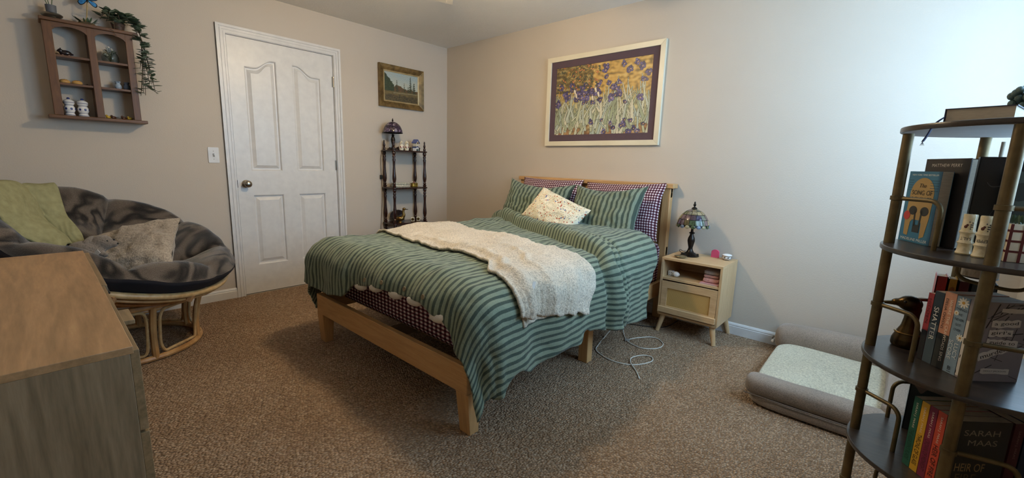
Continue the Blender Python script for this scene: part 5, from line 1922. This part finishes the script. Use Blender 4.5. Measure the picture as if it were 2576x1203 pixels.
def daisy(th, x, z, r, fr):
    for k in range(10):
        a = 2*PI*k/10
        e = [(r*.62*math.cos(a)+r*.40*math.cos(q)*math.cos(a)-r*.16*math.sin(q)*math.sin(a), r*.62*math.sin(a)+r*.40*math.cos(q)*math.sin(a)+r*.16*math.sin(q)*math.cos(a)) for q in [2*PI*i/10 for i in range(10)]]
        patch(th, 'petal', [(x+u_, z+v_) for u_, v_ in e], '#e4e2da', fr)
    patch(th, 'daisy_heart', [(x+r*.28*math.cos(2*PI*i/10), z+r*.28*math.sin(2*PI*i/10)) for i in range(10)], '#c0923a', fr @ Matrix.Translation((0, 0, .0003)))
daisy(b, .018, .190, .014, spine_h(0, 0))
daisy(b, .027, .100, .010, spine_h(0, 0))
daisy(b, .006, .160, .007, spine_h(0, 0))
for i, wd in enumerate(('THINGS', 'WE', 'NEVER', 'GOT', 'OVER')):
    text(wd, ink('#22303c'), b, frame_mat((1, 0, 0), (0, 0, 1), (.0165, -.0011, .172-.0135*i)), height=.0062, width=.0045*len(wd))
text('LUCY', ink('#d9dde0'), b, spine_m(.0225, .062, -.0009), width=.042, height=.010)
text('SCORE', ink('#d9dde0'), b, spine_m(.009, .062, -.0009), width=.052, height=.010)
text('B', ink('#1c242c'), b, frame_mat((1, 0, 0), (0, 0, 1), (.016, -.0009, .014)), height=.010)
patch(b, 'imprint_rule', rect(.011, .021, .004, .0052), '#1c242c', spine_h(0, 0))
b = bk[4]
text('HOLLY', ink('#3a3436'), b, spine_m(.012, .175), width=.035, height=.008)
patch(b, 'spine_paper', rect(.001, .023, .005, .150), '#d6cfc6', spine_h(0, 0))
rnd = random.Random(21)
def seg_line(th, x0, y0, x1, y1, w_, hexc, m):
    d = Vector((x1-x0, y1-y0)).normalized()
    n = Vector((-d.y, d.x))*w_/2
    patch(th, 'string_line', [(x0+n.x, y0+n.y), (x1+n.x, y1+n.y), (x1-n.x, y1-n.y), (x0-n.x, y0-n.y)], hexc, m)
for i in range(9):
    seg_line(b, .001+.022*((i*.37) % 1), .01+.014*i, .001+.022*((i*.71) % 1), .018+.014*i, .0016, '#2a2426', spine_h(0, 0) @ Matrix.Translation((0, 0, .0003)))
CM = cov_m(.024, 0, 0)
for i in range(22):
    x0, y0 = rnd.uniform(.004, .126), rnd.uniform(.006, .2)
    an = rnd.choice((.2, .5, -.3, .9, -.8, 1.3))+rnd.uniform(-.1, .1)
    L_ = rnd.uniform(.03, .08)
    x1, y1 = max(.003, min(.127, x0+L_*math.cos(an))), max(.004, min(.202, y0+L_*math.sin(an)))
    if abs(x1-x0)+abs(y1-y0) > .01:
        seg_line(b, x0, y0, x1, y1, rnd.uniform(.0008, .0022), '#2a2426', CM)
def strip(th, cx, cy, w_, h_, an, m):
    n_ = 9
    up_ = [(w_*(i/n_-.5), h_/2*(1+rnd.uniform(-.2, .2))) for i in range(n_+1)]
    dn_ = [(w_*(i/n_-.5), -h_/2*(1+rnd.uniform(-.2, .2))) for i in range(n_, -1, -1)]
    c_, s_ = math.cos(an), math.sin(an)
    patch(th, 'paper_strip', [(cx+q[0]*c_-q[1]*s_, cy+q[0]*s_+q[1]*c_) for q in up_+dn_], '#d2cbc4', m @ Matrix.Translation((0, 0, .0005)))
for wd, cx, cy, w_, an in (('a good', .070, .152, .060, .05), ("girl's", .062, .128, .05, .0), ('guide to', .070, .102, .066, -.05), ('murder', .054, .076, .066, .38)):
    strip(b, cx, cy, w_*1.15, .018, an, CM)
    q = frame_mat((0, math.cos(an), math.sin(an)), (0, -math.sin(an), math.cos(an)), (.0253, cx, cy))
    text(wd, ink('#1e1a1c'), b, q, width=w_*.95, height=.011)
strip(b, .068, .028, .07, .014, .0, CM)
text('HOLLY JACKSON', ink('#4a4446'), b, frame_mat((0, 1, 0), (0, 0, 1), (.0253, .068, .028)), width=.055, height=.005)
strip(b, .090, .185, .075, .010, -.03, CM)
# --- third board: back row
x = 4.030
for lb, t_, h_, c_, sp in (('red book standing in the back row of the third board', .024, .216, '#9c2c2a', None), ('yellow patterned book in the back row of the third board', .020, .212, '#b08a2c', '#8a5a24'),
                           ('maroon book in the back row of the third board', .024, .209, '#4e1c1e', None), ('dark green book in the back row of the third board', .030, .207, '#232b26', None), ('black book at the end of the third board back row', .020, .212, '#151416', None)):
    bb = book(lb, (x, -1.462, BZ[2]+.0006), 0, t_, .066, h_, c_, hard=True)
    if sp:
        for k in range(6):
            patch(bb, 'spine_motif', [(t_/2+.006*math.cos(2*PI*i/8), .02+.032*k+.010*math.sin(2*PI*i/8)) for i in range(8)], sp, spine_h(0, 0))
    x += t_+.0008
vs = thing('ribbed_vase', 'pale textured cylinder vase resting on the back row of books', 'vase', (4.118, -1.407, BZ[2]+.2185))
t = NT('ribbed_stoneware')
v = t.coord('Object', (1, 1, .25))
nn = t.noise(v, 130, 3, .6, .4)
t.col(t.ramp(nn, [(.3, '#a8977f'), (.65, '#d3c6b2')]))
t.bump(nn, .9, .004)
STONE = t.done(.8)
G().lathe([(.001, 0), (.036, 0), (.038, .003), (.038, .058), (.0365, .062), (.034, .062), (.034, .006), (.001, .005)], seg=36).build('body', STONE, vs)
G().lathe([(.0382, .001), (.0394, .002), (.0382, .004)], seg=36).build('foot_ring', M('dark_foot', '#3a3028', rough=.6), vs)

# --- duck head bookend on the third board
dh = thing('duck_bookend', 'brass duck head bookend on the third board of the bookcase', 'bookend', (3.985, -1.520, BZ[2]+.0006), R(180))
g = G()
g.lathe([(.001, 0), (.034, 0), (.038, .008), (.037, .024), (.030, .044), (.021, .064), (.0175, .086), (.0175, .104), (.020, .12), (.001, .14)], (-.006, 0, 0), 24, sx=1.0, sy=.82)
g.ball((.003, 0, .132), (.029, .021, .024), 18, 12)
g.ball((.026, 0, .131), (.020, .013, .012), 14, 9)
o = g.build('head', M('dark_aged_brass', '#2e2418', '#57431f', rough=.3, metal=.85, nscale=9), dh, angle=180)
md = o.modifiers.new('remesh', 'REMESH')
md.mode = 'VOXEL'
md.voxel_size = .003
md.use_smooth_shade = True
md = o.modifiers.new('smooth', 'SMOOTH')
md.iterations = 5
G().hexa([(.032, -.010, .122), (.032, .010, .122), (.032, .008, .136), (.032, -.008, .136)], [(.072, -.007, .120), (.072, .007, .120), (.072, .005, .125), (.072, -.005, .125)]).build('bill', M('dark_aged_brass', '#2e2418'), dh, bevel=.003)
for sy in (-1, 1):
    G().ball((.014, sy*.019, .138), (.004, .003, .004), 10, 7).build('eye', BLACK, dh)
G().lathe([(.0325, .042), (.034, .044), (.0325, .047)], (-.006, 0, 0), 24, sx=1, sy=.84).build('neck_ring', BRASS, dh)

# --- second board
RA = math.atan2(-.514, -.857)
XA = Vector((math.cos(RA), math.sin(RA), 0))
YA = Vector((-math.sin(RA), math.cos(RA), 0))
z2 = BZ[3]+.0006
fl = Vector((3.930, -1.466, z2))
a1 = book('blue paperback with a golden helmet on its cover', fl-XA*.027, RA, .027, .122, .204, '#2f7296')
CA = cov_m(.027, 0, 0)
text('NEW YORK TIMES BESTSELLER', ink('#e8e8e4'), a1, cov_m(.027, .063, .194), width=.100, height=.0042)
hel = [(.018, .020), (.034, .018), (.037, .058), (.044, .066), (.074, .066), (.080, .056), (.082, .014), (.098, .022), (.106, .075), (.108, .120)]
hel += [(.063+.045*math.cos(R(a)), .140+.046*math.sin(R(a))) for a in range(-5, 186, 12)]+[(.016, .110), (.014, .070)]
patch(a1, 'helmet', hel, '#a98a52', CA)
for sx in (-1, 1):
    patch(a1, 'helmet_eye', [(.063+sx*(.022+.016*math.cos(R(a))), .092+.013*math.sin(R(a))) for a in range(0, 360, 24)], '#1c1e1e', CA @ Matrix.Translation((0, 0, .0003)))
    patch(a1, 'helmet_slot', [(.063+sx*.010, .094), (.063+sx*.016, .094), (.063+sx*.013, .050), (.063+sx*.006, .046)], '#1c1e1e', CA @ Matrix.Translation((0, 0, .0003)))
patch(a1, 'helmet_mouth', rect(.050, .076, .030, .052), '#1c1e1e', CA @ Matrix.Translation((0, 0, .0003)))
CA2 = lambda y, z: cov_m(.0277, y, z)
text('The', ink('#3a2e1c'), a1, CA2(.063, .164), width=.026, height=.011, vshear=.3)
text('SONG OF', ink('#2e2618'), a1, CA2(.063, .144), width=.078, height=.013)
text('ACHILLES', ink('#2e2618'), a1, CA2(.063, .126), width=.078, height=.011)
text('MADELINE MILLER', ink('#e8e8e4'), a1, CA2(.063, .009), width=.104, height=.0075)
patch(a1, 'sticker', [(.020+.013*math.cos(2*PI*i/18), .076+.013*math.sin(2*PI*i/18)) for i in range(18)], '#b8322e', CA @ Matrix.Translation((0, 0, .0006)))
for i in range(5):
    patch(a1, 'wave_lines', rect(.088, .118, .150+.007*i, .1515+.007*i), '#1f4d68', CA)
    patch(a1, 'wave_lines', rect(.006, .022, .150+.007*i, .1515+.007*i), '#1f4d68', CA)
off = -XA*.029
a2 = book('dark hardcover with MATTHEW PERRY on its jacket', fl+off-XA*.034+Vector((.006, 0, 0)), RA, .034, .155, .240, '#2a2524', hard=True)
text('MATTHEW PERRY', ink('#cfcac2'), a2, cov_m(.034, .078, .222), width=.105, height=.0085, spacing=1.1)
off = off-XA*.036
a3 = book('navy hardcover directly behind the MATTHEW PERRY book', fl+off-XA*.018+Vector((.006, 0, 0)), RA, .018, .150, .236, '#1d2740', hard=True)
a4 = book('black hardcover with faint curved line drawing behind the white shakers', (4.050, -1.603, z2), R(-88), .026, .118, .242, '#131214', hard=True)
C4 = cov_m(.026, 0, 0)
for pts in ([(.03, .06), (.036, .10), (.05, .13), (.07, .15)], [(.02, .18), (.03, .17), (.05, .175), (.06, .19)], [(.075, .04), (.08, .09), (.09, .12), (.10, .20)]):
    c_ = catmull([(q[0], q[1], 0) for q in pts], 5)
    patch(a4, 'line_drawing', [(q.x, q.y+.0012) for q in c_]+[(q.x, q.y-.0012) for q in reversed(c_)], '#4c494b', C4)
a5 = book('grey-green book with a dim portrait on its cover, right of the front pole', (4.094, -1.642, z2), R(-89), .016, .118, .208, '#4b5752')
C5 = cov_m(.016, 0, 0)
patch(a5, 'portrait_shadow', [(.030+.016*math.cos(R(a)), .160+.022*math.sin(R(a))) for a in range(0, 360, 30)], '#2c3230', C5)
patch(a5, 'portrait_lips', [(.036+.016*math.cos(R(a)), .112+.007*math.sin(R(a))) for a in range(0, 360, 30)], '#2c3230', C5)
text('C', ink('#a8b0aa'), a5, cov_m(.016, .075, .140), height=.022)
text('S', ink('#a8b0aa'), a5, cov_m(.016, .082, .108), height=.022)
t = NT('crackle_cream')
v = t.coord('Object')
t.col(t.ramp(t.noise(v, 70, 4), [(.35, '#cbbd96'), (.6, '#e2d8bd')]))
SHK = t.done(.15)
YLW = M('yellow_rim_glaze', '#b59a3c', rough=.2)
for wd, x_, y_, lb in (('SALT', 4.054, -1.655, 'cream bamboo-shaped SALT shaker on the second board'), ('PEPPER', 4.080, -1.684, 'cream bamboo-shaped PEPPER shaker on the second board')):
    th = thing('shaker', lb, 'shaker', (x_, y_, z2), R(-100), 'cream bamboo shakers')
    G().lathe([(.001, 0), (.0150, 0), (.0162, .003), (.0142, .008), (.0135, .020), (.0135, .024), (.0155, .028), (.0155, .030), (.0130, .034), (.0128, .046), (.0132, .050), (.0158, .055), (.0158, .057), (.0132, .061), (.0125, .082), (.0130, .098), (.0120, .101), (.001, .101)], seg=24).build('body', SHK, th)
    for z_ in (.0025, .029, .056):
        G().lathe([(.0150, z_-.0015), (.0165, z_), (.0150, z_+.0015)], seg=24).build('ring', YLW if z_ < .01 else SHK, th)
    # upside-down name, as the shakers stand on their heads
    for i, ch in enumerate(reversed(wd)):
        a = (i-(len(wd)-1)/2)*(.0042 if len(wd) > 4 else .0055)/.0132
        q = Vector((math.cos(a), math.sin(a), 0))
        text(ch, ink('#2c2420'), th, frame_mat((math.sin(a), -math.cos(a), 0), (0, 0, -1), (q.x*.0132, q.y*.0132, .040)), height=.0075, width=.0036 if len(wd) > 4 else .0045)
    for k, (a, z_, rr, hx) in enumerate(((-.35, .070, .0035, '#5a2c1c'), (-.15, .074, .0025, '#5a2c1c'), (.35, .070, .0014, '#2c2420'), (.55, .070, .0014, '#2c2420'), (.35, .075, .0014, '#2c2420'), (.55, .075, .0014, '#2c2420'), (.35, .065, .0014, '#2c2420'), (.55, .080, .0014, '#2c2420'), (.1, .082, .0012, '#2c2420'))):
        q = Matrix.Rotation(a, 3, 'Z')
        G().ball(q @ Vector((.0128, 0, z_)), (.0006, rr, rr*1.2), 8, 6, q).build('painted_motif', ink(hx), th)
    for k in range(3):
        G().ball((.004*math.cos(k*2.1), .004*math.sin(k*2.1), .101), (.0012, .0012, .0006), 8, 5).build('shaker_hole', BLACK, th)
pq = thing('plaid_pot', 'small cream ceramic pot with dark red plaid lines on the second board', 'pot', (4.134, -1.692, z2), R(6))
flat('body', shape2d(rrect(.044, .036, .004), [], .088, .001), CERAM, pq)
RED_ = M('plaid_red', '#5c1f22', rough=.3)
for z_ in (.022, .046, .070):
    flat('plaid_line', shape2d(rrect(.0452, .0372, .004), [], .005), RED_, pq, Matrix.Translation((0, 0, z_)), smooth=False)
for x_ in (-.0215, -.001, .0185):
    G().box(x_, x_+.005, -.0187, -.0178, 0, .088).build('plaid_line', RED_, pq)
rnd = random.Random(8)
for i in range(14):
    put_leaf('sprig', lm_spike, pq, (rnd.uniform(-.016, .016), rnd.uniform(-.012, .012), .087), (rnd.uniform(-.6, .6), rnd.uniform(-.6, .6), 1), s=rnd.uniform(.35, .6))
# dark driftwood carving and candles at the back of the second board
dwf = thing('driftwood_carving', 'dark knobbly driftwood carving at the back of the second board', 'carving', (4.150, -1.462, z2))
g = G()
rnd = random.Random(5)
for i in range(26):
    f = i/25
    g.ball((-.075+.15*rnd.random(), rnd.uniform(-.018, .018), .018+.215*f*(.6+.4*rnd.random())), (rnd.uniform(.018, .034), rnd.uniform(.014, .022), rnd.uniform(.018, .032)), 10, 7)
g.lathe([(.001, 0), (.06, 0), (.06, .02), (.04, .2), (.02, .235), (.001, .24)], seg=14, sy=.4)
o = g.build('carving', M('driftwood_dark', '#241d18', '#4a3d33', rough=.7, nscale=30, bump=.6, bscale=70), dwf, angle=180)
md = o.modifiers.new('remesh', 'REMESH')
md.mode = 'VOXEL'
md.voxel_size = .005
md.use_smooth_shade = True
for x_, y_, hx, lb in ((4.098, -1.500, '#b5a890', 'slim beige taper candle in front of the driftwood carving'), (4.122, -1.492, '#c9ced2', 'slim white taper candle in front of the driftwood carving')):
    th = thing('taper_candle', lb, 'candle', (x_, y_, z2), 0, 'slim taper candles')
    G().tube([(0, 0, .008), (0, 0, .285)], .0042, seg=10).build('wax', M('wax_'+hx[1:], hx, rough=.5), th)
    G().lathe([(.001, 0), (.010, 0), (.011, .004), (.006, .012), (.0055, .020), (.001, .020)], seg=14).build('holder', BRONZE, th)

# --- fourth board
p = Vector((4.006, -1.702, BZ[1]+.0006))+YD*.018
off = 0
row4 = [("dark green paperback, leftmost of the fourth board row", .0215, .198, '#1f5a48', "THE ASSASSIN'S BLADE", '#123a2e'), ('yellow paperback with THRONE OF GLASS on its spine', .0215, .197, '#d09f2a', 'THRONE OF GLASS', '#1e1a12'),
        ('maroon paperback beside the yellow one on the fourth board', .0215, .197, '#7c2440', 'CROWN OF MIDNIGHT', '#451024'), ('orange-red paperback with HEIR OF FIRE on its spine', .0225, .197, '#c24a34', 'HEIR OF FIRE', '#2a1210')]
for lb, t_, h_, c_, ti, tc_ in row4:
    bb = book(lb, p+XD*off, RZ, t_, .130, h_, c_)
    text('SARAH J. MAAS', ink('#e2d6c4'), bb, spine_m(t_/2, .148), width=.072, height=.007)
    text(ti, ink(tc_), bb, spine_m(t_/2, .062), width=.088, height=.012)
    off += t_+.0006
bb = book('black paperback with SARAH MAAS on the cover facing the room', p+XD*off, RZ, .026, .130, .198, '#2b2926')
text('SARAH', ink('#8f8474'), bb, cov_m(.026, .062, .168), width=.086, height=.015)
text('MAAS', ink('#8f8474'), bb, cov_m(.026, .068, .142), width=.070, height=.015)
text('HEIR OF', ink('#a0855c'), bb, cov_m(.026, .050, .075), width=.072, height=.022)
text('FIRE', ink('#6a5a40'), bb, cov_m(.026, .045, .046), width=.050, height=.022)
p5 = p+XD*off+YD*.136
for i, (lb, t_, c_, sp) in enumerate((('dark red paperback with its spine beside the black SARAH MAAS book', .026, '#471a20', 'SARAH J. MAAS'), ('navy paperback right of the dark red one on the fourth board', .030, '#1a2440', 'SARAH J. MAAS'))):
    bb = book(lb, p5+XD*.0255+YD*(.0006+(t_+.0)*i+.0), R(-49+90), t_, .110, .196, c_)
    text(sp, ink('#8a6c62'), bb, spine_m(t_/2, .14), width=.075, height=.007)
bb = book('tall dark book with a pale cover picture behind the fourth board row', (4.020, -1.452, BZ[1]+.0006), R(-90), .022, .125, .236, '#26282c', hard=True)
patch(bb, 'cover_picture', [(.026+.018*math.cos(R(a)), .165+.035*math.sin(R(a))+.004*math.sin(R(a*5))) for a in range(0, 360, 15)], '#6b5a56', cov_m(.022, 0, 0))

# --- on the top board
tbk = thing('journal', 'small dark journal with navy ribbon lying on the top board', 'book', (3.968, -1.722, BZ[4]+.0006), R(-14))
JC = M('journal_cover', '#3b3a4c', rough=.5)
G().box(0, .115, 0, .165, 0, .0022).box(0, .115, 0, .165, .0300, .0322).box(0, .0022, 0, .165, 0, .0322).build('cover', JC, tbk)
G().box(.003, .1125, .002, .163, .0022, .0300).build('pages', PAPER, tbk, smooth=False)
rb = catmull([(.006, .012, .018), (-.002, -.008, .008), (-.012, -.014, -.006), (-.020, -.016, -.030), (-.026, -.018, -.045)], 6)
g = G()
for q in rb:
    g.v += [(q.x-.002, q.y-.002, q.z), (q.x+.002, q.y+.002, q.z)]
for i in range(len(rb)-1):
    g.f.append((2*i, 2*i+1, 2*i+3, 2*i+2))
g.build('ribbon', M('navy_ribbon', '#27305e', rough=.6), tbk, solid=.0006)
for i in range(4):
    G().tube([rb[-1], rb[-1]+Vector((-.003+.002*i, .002*i-.003, -.009))], .0005, seg=4).build('ribbon_fray', M('navy_ribbon', '#27305e'), tbk)
su = thing('succulent', 'dark knobbly succulent in a low pot on the top board', 'plant', (4.150, -1.520, BZ[4]+.0006))
G().lathe([(.001, 0), (.036, 0), (.044, .028), (.045, .032), (.040, .032), (.001, .026)], seg=24).build('pot', M('slate_pot', '#3c3f42', rough=.6), su)
SUC = M('succulent_green', '#33443f', '#52645c', rough=.5, nscale=30)
bead = G().ball((0, 0, 0), (.0085, .0085, .010), 8, 6).mesh('bead_leaf', SUC)
rnd = random.Random(14)
for i in range(34):
    a = rnd.uniform(0, 2*PI)
    rr = .070*math.sqrt(rnd.random())
    h_ = .045+.070*(1-(rr/.085)**2)*rnd.uniform(.75, 1.1)
    tip = Vector((rr*math.cos(a), rr*math.sin(a), h_))
    st = G().tube([(rr*.3*math.cos(a), rr*.3*math.sin(a), .026), tip*.7+Vector((0, 0, .01)), tip], .003, seg=6).build('stem', SUC, su)
    for k in range(5):
        o = bpy.data.objects.new('bead_leaf', bead)
        COL.objects.link(o)
        o.parent = st
        f = .45+.55*k/4
        bs = Vector((rr*.3*math.cos(a), rr*.3*math.sin(a), .026)).lerp(tip, f)
        o.location = bs+Vector((rnd.uniform(-.010, .010), rnd.uniform(-.010, .010), rnd.uniform(-.004, .004))) if k < 4 else tip
